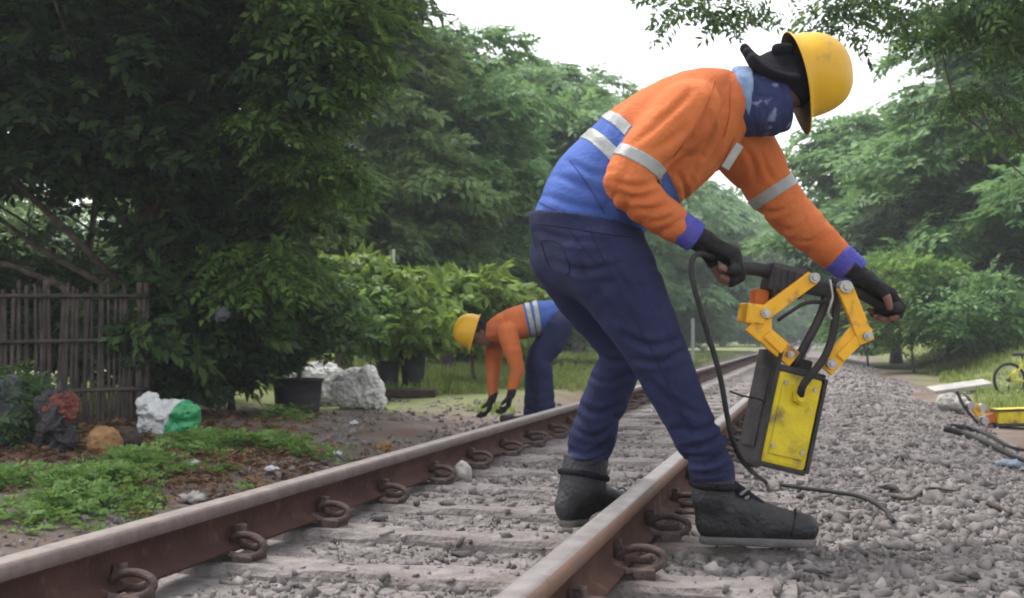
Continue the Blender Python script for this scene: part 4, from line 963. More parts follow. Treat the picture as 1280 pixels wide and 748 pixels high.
            for k in range(6):       # laces over the instep
                x = .095 + .014 * k; zt = .166 - .0130 * k; c = hl + o * (x - .012) + np.array([0, 0, zt - .03])
                lp = [c - sd * .030 - o * .0, c + o * .020 + ver * .012, c + sd * .030]; tube('lace', catmull(lp, 7), .0052, M['lace'], bo, 6)
    # ---- helmet
    he = S['helmet']; helmet_mesh('helmet', fr(*he['c']), up if 'up' not in he else he['up'], fw, body, [M['helmet'], M['helmetin']], he.get('s', 1.0), he.get('a', .142), he.get('b', .116), he.get('h', .16))
    return body, shirt, hands, (hc, up, fw, la), tr
def limb_d(C, P, rr):
    D = None
    for i in range(len(P) - 1):
        a, e = P[i], P[i + 1] - P[i]; t = np.clip(((C - a) @ e) / (e @ e + 1e-12), 0, 1); d = np.linalg.norm(C - a - t[:, None] * e, axis=1) - (rr[i] * (1 - t) + rr[i + 1] * t)
        D = d if D is None else np.minimum(D, d)
    return D
def torso_q(C, T, Tr, lat, ax):
    t = np.linspace(0, 1, 16); u = np.linspace(0, 1, len(T)); P = catmull(T, 16); rr = np.interp(t, u, Tr); la = np.interp(t, u, np.broadcast_to(lat, len(T))); D = None
    for i in range(15):
        a, e = P[i], P[i + 1] - P[i]; s = np.clip(((C - a) @ e) / (e @ e + 1e-12), 0, 1); o = C - a - s[:, None] * e; q = la[i]; c = o @ ax; o = o + (c * (1 / q - 1))[:, None] * ax
        d = np.linalg.norm(o, axis=1) - rr[i]; D = d if D is None else np.minimum(D, d)
    return D

# ---- the standing worker
f1 = Frame([*(at(830, 660, 3.72)[:2]), 0.0])
W1 = dict(h=.0068, scale=1.0,
  torso=[(733, 284, 3.76, 67), (752, 246, 3.76, 69), (785, 214, 3.76, 70), (826, 182, 3.76, 70), (868, 152, 3.77, 62), (900, 130, 3.78, 42)], tlat=[1.05, 1.05, 1.1, 1.2, 1.25, 1.3], tax=(.25, .95, -.12),
  sleeves=[[(862, 142, 3.60, 41), (828, 172, 3.56, 36), (799, 201, 3.53, 31), (784, 226, 3.51, 30), (806, 253, 3.52, 27), (836, 276, 3.55, 24), (852, 287, 3.56, 20)],
           [(915, 165, 3.92, 46), (946, 208, 3.96, 36), (966, 240, 3.96, 30), (1000, 279, 3.93, 27), (1038, 314, 3.88, 22), (1053, 327, 3.87, 19)]],
  pelvis=[(733, 272, 3.76, 72), (735, 308, 3.76, 67)], plat=1.14,
  legs=[[(752, 320, 3.66, 59), (786, 375, 3.60, 48), (817, 430, 3.56, 38.5), (851, 506, 3.54, 31), (884, 570, 3.53, 27), (894, 602, 3.53, 25.5), (898, 630, 3.53, 25)],
        [(716, 318, 3.88, 54), (738, 372, 3.92, 41), (777, 434, 3.95, 29), (766, 474, 3.95, 27.5), (746, 528, 3.95, 28), (733, 574, 3.95, 27), (731, 600, 3.95, 27)]],
  waist=((733, 278, 3.76), (.19, 0, .98)), hems=[((894, 604, 3.53), (.12, 0, -1)), ((735, 586, 3.95), (.12, 0, -1))],
  split=((772, 157, 3.76), tuple(f1.n(.79, -.61))),
  tapes=[(0, (767, 162, 3.76), f1.n(.79, -.61), .017, .003), (0, (745, 186, 3.76), f1.n(.76, -.65), .020, .003), (1, (797, 202, 3.53), f1.n(.50, -.86), .019, .003), (2, (966, 240, 3.95), f1.n(.55, .83), .019, .003)],
  folds=[((.7, 0, .7), 8, .007, (735, 240, 3.6), .22, 1), ((.35, .2, .93), 10, .006, (760, 262, 3.6), .2, 2), ((.75, 0, -.65), 9, .009, (835, 185, 3.5), .16, 3), ((-.6, .1, .75), 12, .008, (785, 232, 3.5), .11, 4),
         ((.75, 0, -.65), 8, .009, (885, 170, 3.6), .18, 5), ((.95, .1, .25), 8, .008, (865, 220, 3.6), .22, 6), ((.75, .2, -.6), 9, .007, (975, 255, 3.9), .2, 7), ((.8, 0, -.6), 14, .005, (1030, 310, 3.9), .12, 8), ((.75, 0, -.65), 15, .005, (835, 275, 3.5), .1, 9), ((.9, 0, -.3), 7, .007, (880, 115, 3.7), .18, 10)],
  tfolds=[((.45, 0, .9), 8, .008, (760, 320, 3.6), .22, 11), ((.5, 0, .86), 7, .010, (825, 440, 3.5), .20, 12), ((-.15, 0, .98), 11, .010, (880, 572, 3.5), .13, 13), ((.85, 0, .45), 6, .009, (795, 380, 3.5), .25, 14),
          ((.5, 0, .86), 8, .009, (765, 450, 3.9), .18, 15), ((.15, 0, 1), 12, .010, (736, 565, 3.9), .11, 16), ((.85, .1, .5), 6, .009, (850, 510, 3.5), .22, 17), ((.6, 0, .8), 9, .007, (700, 300, 3.8), .15, 18), ((.9, .2, .3), 8, .008, (750, 520, 3.9), .2, 19)],
  creases=[([(884, 135), (868, 170), (838, 205), (824, 216)], 3.6, .010, .011), ([(868, 112), (840, 140), (812, 165), (790, 182)], 3.5, .005, .010), ([(858, 160), (830, 180), (812, 192)], 3.5, .005, .009), ([(764, 228), (785, 236), (808, 233), (826, 224)], 3.5, .006, .008), ([(772, 244), (796, 250), (822, 243)], 3.5, .006, .008),
           ([(790, 262), (812, 264), (832, 256)], 3.5, .005, .007), ([(812, 280), (830, 276), (846, 268)], 3.52, .005, .006), ([(905, 150), (897, 185), (880, 215)], 3.6, .006, .010), ([(890, 165), (872, 200), (858, 238)], 3.6, .006, .010), ([(845, 215), (862, 235), (870, 250)], 3.6, .005, .008),
           ([(692, 215), (725, 232), (765, 250)], 3.6, .006, .010), ([(680, 240), (715, 256), (760, 266)], 3.6, .006, .010), ([(708, 196), (735, 215), (760, 222)], 3.6, .005, .009), ([(770, 240), (778, 262), (785, 282)], 3.6, .006, .009), ([(800, 110), (772, 135), (752, 165)], 3.6, .004, .010),
           ([(925, 175), (945, 200), (952, 225)], 3.8, .005, .009), ([(950, 250), (975, 262), (998, 252)], 3.8, .006, .008), ([(975, 275), (996, 285), (1012, 272)], 3.8, .005, .008), ([(1000, 298), (1018, 300), (1030, 290)], 3.8, .004, .006), ([(955, 190), (968, 215), (978, 225)], 3.8, .004, .008)],
  tcreases=[([(672, 285), (705, 300), (750, 305)], 3.6, .006, .010), ([(690, 325), (730, 340), (778, 330)], 3.6, .007, .010), ([(760, 300), (775, 345), (800, 385)], 3.5, .007, .011), ([(720, 310), (735, 355), (765, 400)], 3.6, .007, .012), ([(785, 330), (808, 370), (835, 400)], 3.5, .005, .010),
           ([(782, 420), (815, 432), (850, 425)], 3.45, .008, .010), ([(795, 450), (828, 452), (856, 440)], 3.45, .007, .009), ([(805, 470), (835, 500), (862, 540)], 3.45, .008, .011), ([(830, 490), (855, 510), (880, 520)], 3.45, .006, .009), ([(848, 535), (876, 540), (902, 530)], 3.45, .007, .008),
           ([(858, 562), (884, 556), (908, 544)], 3.45, .009, .008), ([(866, 582), (890, 578), (914, 562)], 3.45, .009, .007), ([(872, 594), (895, 592), (916, 582)], 3.45, .007, .006),
           ([(742, 440), (762, 452), (790, 448)], 3.9, .008, .009), ([(735, 470), (760, 478), (788, 466)], 3.9, .007, .008), ([(722, 505), (746, 516), (776, 506)], 3.9, .008, .009), ([(716, 535), (740, 545), (768, 532)], 3.9, .008, .008), ([(710, 562), (735, 566), (762, 552)], 3.9, .009, .007), ([(708, 578), (732, 578), (758, 568)], 3.9, .007, .006)],
  cuffs=[([(845, 281, 3.555, 21), (870, 297, 3.565, 20)], 0, 0), ([(1046, 321, 3.87, 21), (1070, 342, 3.86, 20)], 0, 0)],
  hands=[dict(wrist=(873, 299, 3.57), fwd=f1.n(.88, .47), pn=f1.n(-.47, .88, -.1), thumb=(0, 1, 0), curls=[(38, 78, 50), (42, 80, 50), (46, 80, 50), (50, 80, 50)], s=1.27, tc=.6, glove_to=1.9),
         dict(wrist=(1073, 346, 3.85), fwd=f1.n(.82, .57, .15), pn=f1.n(-.57, .82, -.25), thumb=(0, -1, 0), curls=[(18, 60, 48), (30, 72, 50), (36, 74, 50), (42, 76, 50)], s=1.22, tc=.7, glove_to=1.85)],
  boots=[dict(shaft=[(893, 586, 3.53, 25), (891, 622, 3.53, 27)], heel=(890, 650, 3.53), dir=(.985, -.17), z=.010, len=.352, foot=[(-.002, .075, .047), (.075, .100, .050), (.145, .082, .046), (.215, .062, .044), (.268, .054, .039)]),
         dict(shaft=[(733, 572, 3.95, 28), (727, 612, 3.93, 29)], heel=(713, 640, 3.91), dir=(.80, .60), z=.0, len=.34, foot=[(-.005, .075, .048), (.07, .100, .050), (.14, .082, .046), (.20, .062, .043), (.25, .054, .039)])],
  head=dict(c=(973, 103, 3.79), up=(.975, 0.02, .22), fwd=(.22, -.12, -.975), s=1.0),
  helmet=dict(c=(1000, 96, 3.785), a=.138, b=.119, h=.163))
me1, shirt1, hands1, (hc, hup, hfw, hla), trou1 = build_worker(f1, W1, 'worker in yellow helmet and orange and blue shirt bending over a yellow tamping machine')
# scarf, cap worn backwards, chest tape
v = Vol(f1(945, 128, 3.78) - .2, f1(945, 128, 3.78) + .2, .0045); P, rr = f1.rows([(916, 130, 3.78, 41), (938, 129, 3.78, 43), (960, 129, 3.78, 41), (982, 128, 3.78, 36)])
v.chain(P, rr, 0, lat=[1.05, .95, .9, .9]); e = f1(983, 130, 3.78); v.cut(e, f1.n(.98, -.17), e, .3); e = f1(915, 130, 3.78); v.cut(e, f1.n(-1, -.05), e, .3); V, Q, _ = v.mesh(2)
V = grow(V, Q, folds(V, (.9, 0, .3), 24, .0045, seed=40) + folds(V, (.3, .2, .9), 14, .004, seed=41)); part_mesh('scarf', V, Q, me1, M['scarf'])
v = Vol(f1(922, 128, 3.78) - .18, f1(922, 128, 3.78) + .18, .0045); P, rr = f1.rows([(910, 128, 3.78, 41), (925, 126, 3.78, 43)]); v.chain(P, rr, 0, lat=1.05)
for (px, n_) in ((932, (1, .12)), (911, (-1, -.1))): e = f1(px, 128, 3.78); v.cut(e, f1.n(*n_), e, .3)
V, Q, _ = v.mesh(2); V = grow(V, Q, folds(V, (.9, 0, .3), 30, .003, seed=42)); part_mesh('scarf_lining', V, Q, me1, M['scarflight'])
A3 = (hfw, hla, hup); v = Vol(hc - .25, hc + .25, .005); v.ell(hc + hup * .008, (.106, .086, .112), A3, 0)
e = f1(985, 118, 3.78); v.cut(e, f1.n(-.66, .75), e, .3)
for vv, dx, dy in ((0, 0, 0), (-.045, 1, 3), (.045, 1, 3), (-.078, 4, 9), (.078, 4, 9)):
    P, rr = f1.rows([(990 + dx, 92 + dy, 3.785 + vv, 7), (962 + dx, 86 + dy, 3.785 + vv, 6), (942 + dx, 74 + dy, 3.785 + vv, 6), (930 + dx + abs(vv) * 60, 60 + dy + abs(vv) * 60, 3.785 + vv, 5)]); v.chain(P, rr, .012, n=10, lat=[2.6] * 4)
P, rr = f1.rows([(985, 62, 3.74, 8), (972, 62, 3.74, 8)]); v.chain(P, rr, .004)
V, Q, _ = v.mesh(2); V = grow(V, Q, folds(V, (.6, 0, .8), 16, .003, seed=43)); part_mesh('cap', V, Q, me1, M['cap'])
bm = bmesh.new(); bm_bar(bm, f1(925, 181, 3.665), f1(906, 211, 3.655), .026, .006, (0, 1, 0), .002); link('reflective_tape', mesh_bm('reflective_tape', bm), shirt1, M['tape'])

M['seamo'] = mat('orange_seam', (0.36, 0.085, 0.025), .9); M['seamn'] = mat('navy_seam', (0.010, 0.011, 0.036), .9); M['seamb'] = mat('blue_seam', (0.03, 0.055, 0.19), .9)
for pts in ([(893, 100), (884, 130), (868, 160), (842, 196)], [(912, 100), (912, 140), (905, 172)], [(918, 172), (902, 205), (880, 236)]): seam(shirt1, f1, pts, 'seam', M['seamo'])
for pts in ([(712, 200), (735, 232), (756, 268)], [(672, 252), (715, 270), (765, 280)]): seam(shirt1, f1, pts, 'seam', M['seamb'])
for pts in ([(735, 284), (765, 345), (800, 410), (845, 500), (884, 588)], [(708, 284), (728, 308), (748, 332)], [(676, 300), (700, 306), (712, 340), (690, 338), (676, 302)], [(868, 592), (892, 594), (914, 586)], [(708, 580), (734, 582), (760, 574)], [(672, 279), (710, 285), (760, 293), (792, 297)]): seam(trou1, f1, pts, 'seam', M['seamn'])
# ---- the crouching worker beyond the other rail
f2 = Frame([*(at(675, 525, 10.0)[:2]), -.12]); D = 10.0
W2 = dict(h=.012, scale=1.0,
  torso=[(696, 400, D, 21), (684, 397, D, 21.5), (664, 400, D, 21.5), (644, 405, D, 21), (626, 412, D, 18), (614, 416, D, 12)], tlat=[1.0, 1.05, 1.1, 1.15, 1.2, 1.2], tax=(-.1, .99, 0),
  sleeves=[[(634, 416, D - .18, 13), (641, 440, D - .22, 11.5), (647, 462, D - .22, 9), (640, 485, D - .22, 7)],
           [(621, 420, D + .18, 12), (617, 445, D + .2, 11), (616, 470, D + .2, 8.5), (616, 492, D + .2, 6.5)]],
  pelvis=[(698, 398, D, 19), (697, 408, D, 19)], plat=1.05,
  legs=[[(697, 408, D - .1, 19), (690, 428, D - .1, 17), (677, 448, D - .1, 14), (680, 480, D - .1, 12), (683, 520, D - .1, 12), (683, 532, D - .1, 12)],
        [(694, 408, D + .12, 19), (684, 428, D + .12, 16), (671, 448, D + .12, 13.5), (668, 485, D + .12, 12), (666, 520, D + .12, 12), (666, 532, D + .12, 12)]],
  waist=((690, 396, D), (-.80, 0, .6)), hems=[((683, 526, D - .1), (0, 0, -1)), ((666, 526, D + .12), (0, 0, -1))],
  split=((656, 395, D), (-.97, 0, -.22)),
  tapes=[(0, (662, 396, D), (-.97, 0, -.22), .020, .006), (0, (671, 396, D), (-.97, 0, -.15), .020, .006)],
  folds=[((.9, 0, .3), 8, 0.0093, (665, 400, D), .4, 21), ((0, 0, 1), 9, 0.0093, (640, 445, D), .3, 22)], tfolds=[((.3, 0, 1), 8, 0.0139, (680, 450, D), .3, 23), ((0, 0, 1), 10, 0.0124, (675, 505, D), .25, 24)],
  cuffs=[],
  hands=[dict(wrist=(640, 489, D - .22), fwd=(-.25, 0, -.97), pn=(-.97, 0, .25), thumb=(0, -1, 0), curls=[(20, 40, 30)] * 4, s=1.25, glove_to=3),
         dict(wrist=(616, 496, D + .2), fwd=(-.3, 0, -.95), pn=(-.95, 0, .3), thumb=(0, 1, 0), curls=[(20, 35, 30)] * 4, s=1.25, glove_to=3)],
  boots=[dict(shaft=[(683, 520, D - .1, 11), (683, 530, D - .1, 11)], heel=(686, 535, D - .1), dir=(-1, 0), z=-.13, len=.33, foot=[(-.005, .07, .046), (.06, .085, .047), (.14, .064, .045), (.22, .048, .042), (.265, .046, .038)]),
         dict(shaft=[(666, 520, D + .12, 11), (666, 530, D + .12, 11)], heel=(669, 535, D + .12), dir=(-1, 0), z=-.13, len=.33, foot=[(-.005, .07, .046), (.06, .085, .047), (.14, .064, .045), (.22, .048, .042), (.265, .046, .038)])],
  head=dict(c=(599, 416, D), up=(-.95, 0, .28), fwd=(-.28, -.1, -.95), s=1.0),
  helmet=dict(c=(592, 415, D), a=.148, b=.122, h=.165))
me2, shirt2, hands2, (hc2, hup2, hfw2, hla2), trou2 = build_worker(f2, W2, 'worker in yellow helmet crouching beyond the far rail, reaching for the stones')
v = Vol(hc2 - .25, hc2 + .3, .009); v.ell(hc2 + hup2 * .0, (.104, .086, .108), (hfw2, hla2, hup2), 0); e = hc2 + hfw2 * .005 - hup2 * .0; v.cut(e, unit(hfw2 * .8 - hup2 * .25), e, .3)
v.chain([hc2 - hup2 * .07 - hfw2 * .01, f2(614, 416, D)], [.075, .085], .03); e = hc2 - hup2 * .06 + hfw2 * .055; V, Q, _ = v.mesh(1); part_mesh('hood', V, Q, me2, M['cap'])
# ================================================================== tamping machine in the worker's hands
M['myellow'] = mat('machine_yellow', (0.78, 0.40, 0.012), 0.45, (0.70, 0.34, 0.012), 9, 0.12, 50, spec=.45, col3=(0.22, 0.13, 0.05), s3=18, t3=(.57, .70))
M['tank'] = mat('tank_lemon_yellow', (0.66, 0.51, 0.02), 0.55, (0.50, 0.38, 0.02), 12, 0.25, 50, spec=.3, col3=(0.17, 0.13, 0.05), s3=11, t3=(.56, .70))
M['black'] = mat('black_steel', (0.018, 0.016, 0.018), 0.6, (0.045, 0.038, 0.038), 12, 0.2, 60, spec=.35)
M['rubber'] = mat('black_rubber', (0.014, 0.013, 0.015), 0.75, (0.028, 0.025, 0.026), 20, 0.1, 90)
M['steel'] = mat('dull_steel', (0.42, 0.41, 0.40), 0.42, (0.30, 0.28, 0.27), 20, 0.1, 70, metal=.7)
M['orangep'] = mat('orange_paint', (0.55, 0.13, 0.012), 0.5, (0.45, 0.10, 0.012), 12, 0.1, 60)
fm = Frame(at(975, 588, 3.76)); mach = empty('tamping_machine', fm.b, PSI)
tag(mach, 'yellow and black handheld tamping machine hanging between the two gloved hands', 'power tool')
def mpart(name, m, *fs, sm=False):
    bm = bmesh.new()
    for f in fs: f(bm)
    return link(name, mesh_bm(name, bm, sm), mach, m)
def bar(a, b, w_, t, bev=.004, hint=(0, -1, 0)): return lambda bm: bm_bar(bm, fm(*a), fm(*b), w_, t, hint, bev)
def cyl(a, b, r, seg=18): return lambda bm: bm_cyl(bm, a, b, r, seg)
zz = unit((.226, .05, .974)); yw = R(12); nf = unit(np.array([math.sin(yw), -math.cos(yw), 0]) - zz * (zz @ np.array([math.sin(yw), -math.cos(yw), 0]))); nl = np.cross(zz, nf) * 1.0
nl = nl if nl[0] < 0 else -nl
tc = fm(977, 524, 3.75); TW, TH, TD = .160, .292, .155
def obox(c, half, bev=.006): return lambda bm: bm_box(bm, c, (nl, nf, zz), half, bev)
mpart('tank', M['tank'], obox(tc, (TW / 2 - .004, TD / 2, TH / 2), .012), obox(tc + nf * (TD / 2 + .001), (TW / 2 - .022, .004, TH / 2 - .03), .004))
mpart('side_plate', M['black'], obox(tc + nl * (TW / 2 + .004) + zz * .02, (.0065, TD / 2 + .004, TH / 2 + .042), .004), obox(tc + nl * (TW / 2 + .012) + zz * .02, (.004, TD / 2 - .03, TH / 2 - .02), .003))
mpart('side_plate', M['black'], obox(tc - nl * (TW / 2 + .004) - zz * .0, (.0065, TD / 2 + .004, TH / 2 + .006), .004))
mpart('base_plate', M['black'], obox(tc - zz * (TH / 2 + .006), (TW / 2 - .001, TD / 2 + .003, .008), .004))
for s in (-1, 1):
    for k in range(2):
        c = tc + nl * s * .05 + nf * (TD / 2 + .006) + zz * (-.09 + .2 * k); mpart('bolt', M['steel'], cyl(c - nf * .004, c + nf * .004, .007, 6))
mpart('top_plate', M['black'], obox(tc + zz * (TH / 2 + .008), (TW / 2 + .0, TD / 2 + .004, .010), .004), obox(tc + zz * (TH / 2 + .035) - nl * .02, (.03, .035, .02), .005))
# four-bar yellow arms, a front and a back pair
for dv in (-.055, .06):
    d = 3.735 + dv
    mpart('arm_link', M['myellow'], bar((1016, 347, d), (954, 393, d), .046, .026))
    mpart('arm_link', M['myellow'], bar((938, 404, d - .004), (992, 450, d + .01), .056, .024), bar((958, 418, d - .012), (980, 438, d - .012), .030, .012))
    mpart('arm_link', M['myellow'], bar((1055, 358, d), (1083, 428, d), .050, .026))
    mpart('arm_link', M['myellow'], bar((1082, 405, d + .012), (1030, 462, d + .012), .058, .024), bar((1074, 424, d - .004), (1050, 448, d - .004), .032, .012))
    for (px, py, rr) in ((1016, 348, .020), (955, 392, .018), (1055, 359, .025), (1082, 420, .017), (1037, 455, .019), (986, 443, .013)):
        c = fm(px, py, d); rr *= .8; mpart('pivot_pin', M['steel'], cyl(c + (0, -.030, 0), c + (0, .02, 0), rr, 18), cyl(c + (0, -.038, 0), c + (0, -.028, 0), rr * .55, 6))
mpart('arm_bracket', M['myellow'], bar((941, 380, 3.735), (938, 405, 3.735), .062, .15, .008), bar((950, 398, 3.735), (950, 412, 3.735), .05, .13, .006))
mpart('orange_bracket', M['orangep'], bar((950, 362, 3.75), (948, 384, 3.75), .045, .08, .006))
mpart('cross_shaft', M['steel'], cyl(fm(1016, 348, 3.66), fm(1016, 348, 3.83), .013), cyl(fm(1055, 359, 3.66), fm(1055, 359, 3.83), .013))
# black motor and handle bar
gN = f1.world(hands1[0][0]); gF = f1.world(hands1[1][0]); lN = hands1[0][1]; lF = hands1[1][1]
loc = lambda W_: np.array([(W_ - fm.b) @ RV, (W_ - fm.b) @ HV, W_[2] - fm.b[2]])
gN, gF = loc(gN), loc(gF)
tube('handle_bar', [gN, fm(940, 336, 3.68), fm(985, 346, 3.73), fm(1040, 362, 3.78), fm(1075, 368, 3.83), gF], [.019, .021, .021, .019, .017, .016], M['rubber'], mach, 14, 26)
tube('grip', [gN - lN * .07, gN + lN * .07], .0165, M['rubber'], mach, 14, 6); tube('grip', [gF - lF * .075, gF + lF * .075], .0165, M['rubber'], mach, 14, 6)
mpart('motor', M['black'], bar((957, 345, 3.73), (1003, 357, 3.74), .092, .10, .016), bar((962, 360, 3.73), (985, 366, 3.74), .070, .085, .012), bar((1006, 357, 3.745), (1040, 364, 3.76), .050, .06, .010))
for k in range(5): 
    c0 = 966 + 8 * k; mpart('cooling_fin', M['black'], bar((c0, 335 + 2 * k, 3.735), (c0 - 3, 366 + 2 * k, 3.735), .006, .112, .001))
mpart('lever', M['black'], bar((1040, 350, 3.74), (1062, 356, 3.75), .018, .012, .003))
# hoses and rods
tube('hose', [tc + nf * (TD / 2 + .02) + zz * .078, fm(1005, 480, 3.63), fm(1031, 446, 3.65), fm(1043, 408, 3.68), fm(1046, 368, 3.75)], .0125, M['rubber'], mach, 10, 24)
tube('rod', [fm(990, 462, 3.72), fm(1024, 398, 3.72), fm(1034, 366, 3.75)], .014, M['black'], mach, 10, 12)
c = tc + nf * (TD / 2 + .004) + zz * .078; mpart('hose_collar', M['tank'], cyl(c - nf * .01, c + nf * .022, .026, 6), cyl(c + nf * .02, c + nf * .03, .018, 14))
tube('wire', [fm(972, 401, 3.66), fm(985, 392, 3.65), fm(1008, 379, 3.66), fm(1034, 378, 3.70)], .006, M['rubber'], mach, 6, 16)
tube('strap', [fm(1037, 350, 3.70), fm(1041, 372, 3.69), fm(1035, 392, 3.69), fm(1043, 404, 3.69), fm(1039, 420, 3.69)], .0045, M['steel'], mach, 6, 18)
tube('wire', [fm(912, 489, 3.70), fm(928, 495, 3.69), fm(945, 498, 3.69), fm(957, 502, 3.68)], .0035, M['rubber'], mach, 6, 12)
# power cable, from the near hand to the ground and away over the stones
pts = [at(893, 322, 3.55), at(872, 318, 3.50), at(864, 332, 3.47), at(868, 360, 3.46), at(880, 402, 3.47), at(899, 466, 3.48), at(909, 520, 3.5), at(918, 556, 3.55), at(934, 583, 3.75)]
for (px, py) in ((958, 602), (995, 609), (1040, 615), (1075, 621), (1102, 634), (1117, 652)): pts.append(on_z(px, py, .018))
P = catmull(pts, 90); V, Q = tube_np(P, .0085, 8); tag(link('power_cable', mesh_faces('power_cable', V, Q), None, M['rubber']), 'black power cable hanging from the near glove and trailing over the stones', 'cable')

# ================================================================== things by the bicycle side
def zed(x, y): return float(ground_z(np.array([x]), np.array([y]))[0])
def gpt(px, py, dz=0.0):
    """point on the uneven ground seen at this pixel"""
    z = -.14
    for _ in range(6): p = on_z(px, py, z); z = max(zed(p[0], p[1]), float(ballast_z(np.array([p[0]]), np.array([p[1]]))[0]) if -3 < p[0] - XC < 3 else -9)
    return on_z(px, py, z) + [0, 0, dz]
M['tyre'] = mat('tyre', (0.02, 0.02, 0.02), .85); M['bikey'] = mat('bicycle_yellow', (0.55, 0.50, 0.02), .4); M['chrome'] = mat('spoke_steel', (0.5, 0.5, 0.5), .35, metal=.9)
wb = gpt(1262, 497); fb = Frame(wb); bike = empty('bicycle', wb, PSI + R(6)); tag(bike, 'small yellow bicycle standing in the grass at the picture edge', 'bicycle'); rw = .225
def wheel(cx):
    w_ = empty('wheel', (cx, 0, rw)); w_.parent = bike; t = np.linspace(0, 2 * math.pi, 40)
    P = np.stack([np.cos(t) * (rw - .018), 0 * t, np.sin(t) * (rw - .018)], 1); V, Q = tube_np(P, .019, 8, cap=False); link('tyre', mesh_faces('tyre', V, Q), w_, M['tyre'])
    P = P * (rw - .043) / (rw - .018); V, Q = tube_np(P, .007, 6, cap=False); link('rim', mesh_faces('rim', V, Q), w_, M['chrome']); pr_ = []
    for k in range(20):
        a = 2 * math.pi * k / 20; pr_.append(tube_np(np.array([[math.cos(a + .4) * .018, .012 * (-1) ** k, math.sin(a + .4) * .018], [math.cos(a) * (rw - .045), 0, math.sin(a) * (rw - .045)]]), .0016, 4))
    V, Q = join_np(pr_); link('spokes', mesh_faces('spokes', V, Q), w_, M['chrome']); bm = bmesh.new(); bm_cyl(bm, (0, -.03, 0), (0, .03, 0), .026); link('hub', mesh_bm('hub', bm), w_, M['black'])
wheel(0); wheel(.78)
BB, ST_, HT = (.30, 0, .20), (.19, 0, .50), (.62, 0, .52)
V, Q = join_np([tube_np(np.array(p, float), .014, 8) for p in ([BB, ST_], [BB, (.63, 0, .46)], [(.20, 0, .47), HT], [(0, .05, rw), BB], [(0, -.05, rw), BB], [(0, .05, rw), (.2, 0, .45)], [(0, -.05, rw), (.2, 0, .45)])]); link('frame', mesh_faces('frame', V, Q), bike, M['bikey'])
V, Q = join_np([tube_np(np.array(p, float), .012, 8) for p in ([(.60, 0, .60), (.65, 0, .42)], [(.65, .05, .42), (.78, .05, rw)], [(.65, -.05, .42), (.78, -.05, rw)])]); link('fork', mesh_faces('fork', V, Q), bike, M['bikey'])
tube('handlebar', [(.52, -.25, .68), (.58, -.15, .66), (.60, 0, .62), (.58, .15, .66), (.52, .25, .68)], .011, M['black'], bike, 8, 16)
bm = bmesh.new(); bm_box(bm, (.17, 0, .555), np.eye(3), (.11, .055, .022), .018); bm_cyl(bm, (.185, 0, .50), (.175, 0, .55), .012); link('saddle', mesh_bm('saddle', bm), bike, M['black'])
bm = bmesh.new(); bm_cyl(bm, (.30, -.045, .20), (.30, -.038, .20), .075, 24); bm_bar(bm, (.30, -.06, .20), (.36, -.06, .06), .018, .012, (0, 1, 0)); bm_bar(bm, (.30, .06, .20), (.24, .06, .34), .018, .012, (0, 1, 0)); link('crank', mesh_bm('crank', bm), bike, M['black'])
bm = bmesh.new(); bm_bar(bm, (.02, .06, .15), (.10, .20, -.0), .014, .014, (1, 0, 0), .003); link('kickstand', mesh_bm('kickstand', bm), bike, M['black'])
# second machine, lying down
p0 = gpt(1246, 534); f3 = Frame(p0); m2 = empty('tamping_machine', p0, PSI); tag(m2, 'yellow tamping machine lying on its side at the ballast edge', 'power tool'); d2 = float((p0 - CAM) @ FV)
def q2(name, m, *bars):
    bm = bmesh.new()
    for a, b, w_, t in bars: bm_bar(bm, f3(*a, d2), f3(*b, d2), w_, t, (0, -1, 0), .006)
    return link(name, mesh_bm(name, bm), m2, m)
q2('tank', M['tank'], ((1244, 521), (1302, 519), .135, .16)); q2('side_plate', M['black'], ((1240, 531), (1302, 530), .03, .19)); q2('side_plate', M['black'], ((1240, 513), (1302, 511), .02, .19))
q2('arm_link', M['myellow'], ((1212, 506), (1236, 513), .05, .05)); q2('arm_link', M['orangep'], ((1228, 527), (1243, 521), .07, .06)); q2('arm_link', M['myellow'], ((1224, 520), (1214, 505), .05, .05))
for px, py in ((1229, 510), (1215, 507), (1232, 526)):
    bm = bmesh.new(); c = f3(px, py, d2 - .05); bm_cyl(bm, c, c + (0, .08, 0), .034); link('pivot_pin', mesh_bm('pivot_pin', bm), m2, M['steel'])
tube('handle_bar', [f3(1196, 489, d2), f3(1205, 508, d2), f3(1222, 529, d2)], .014, M['black'], m2, 8, 10); tube('handle_bar', [f3(1205, 492, d2 + .1), f3(1212, 500, d2), f3(1226, 520, d2)], .012, M['black'], m2, 8, 10)
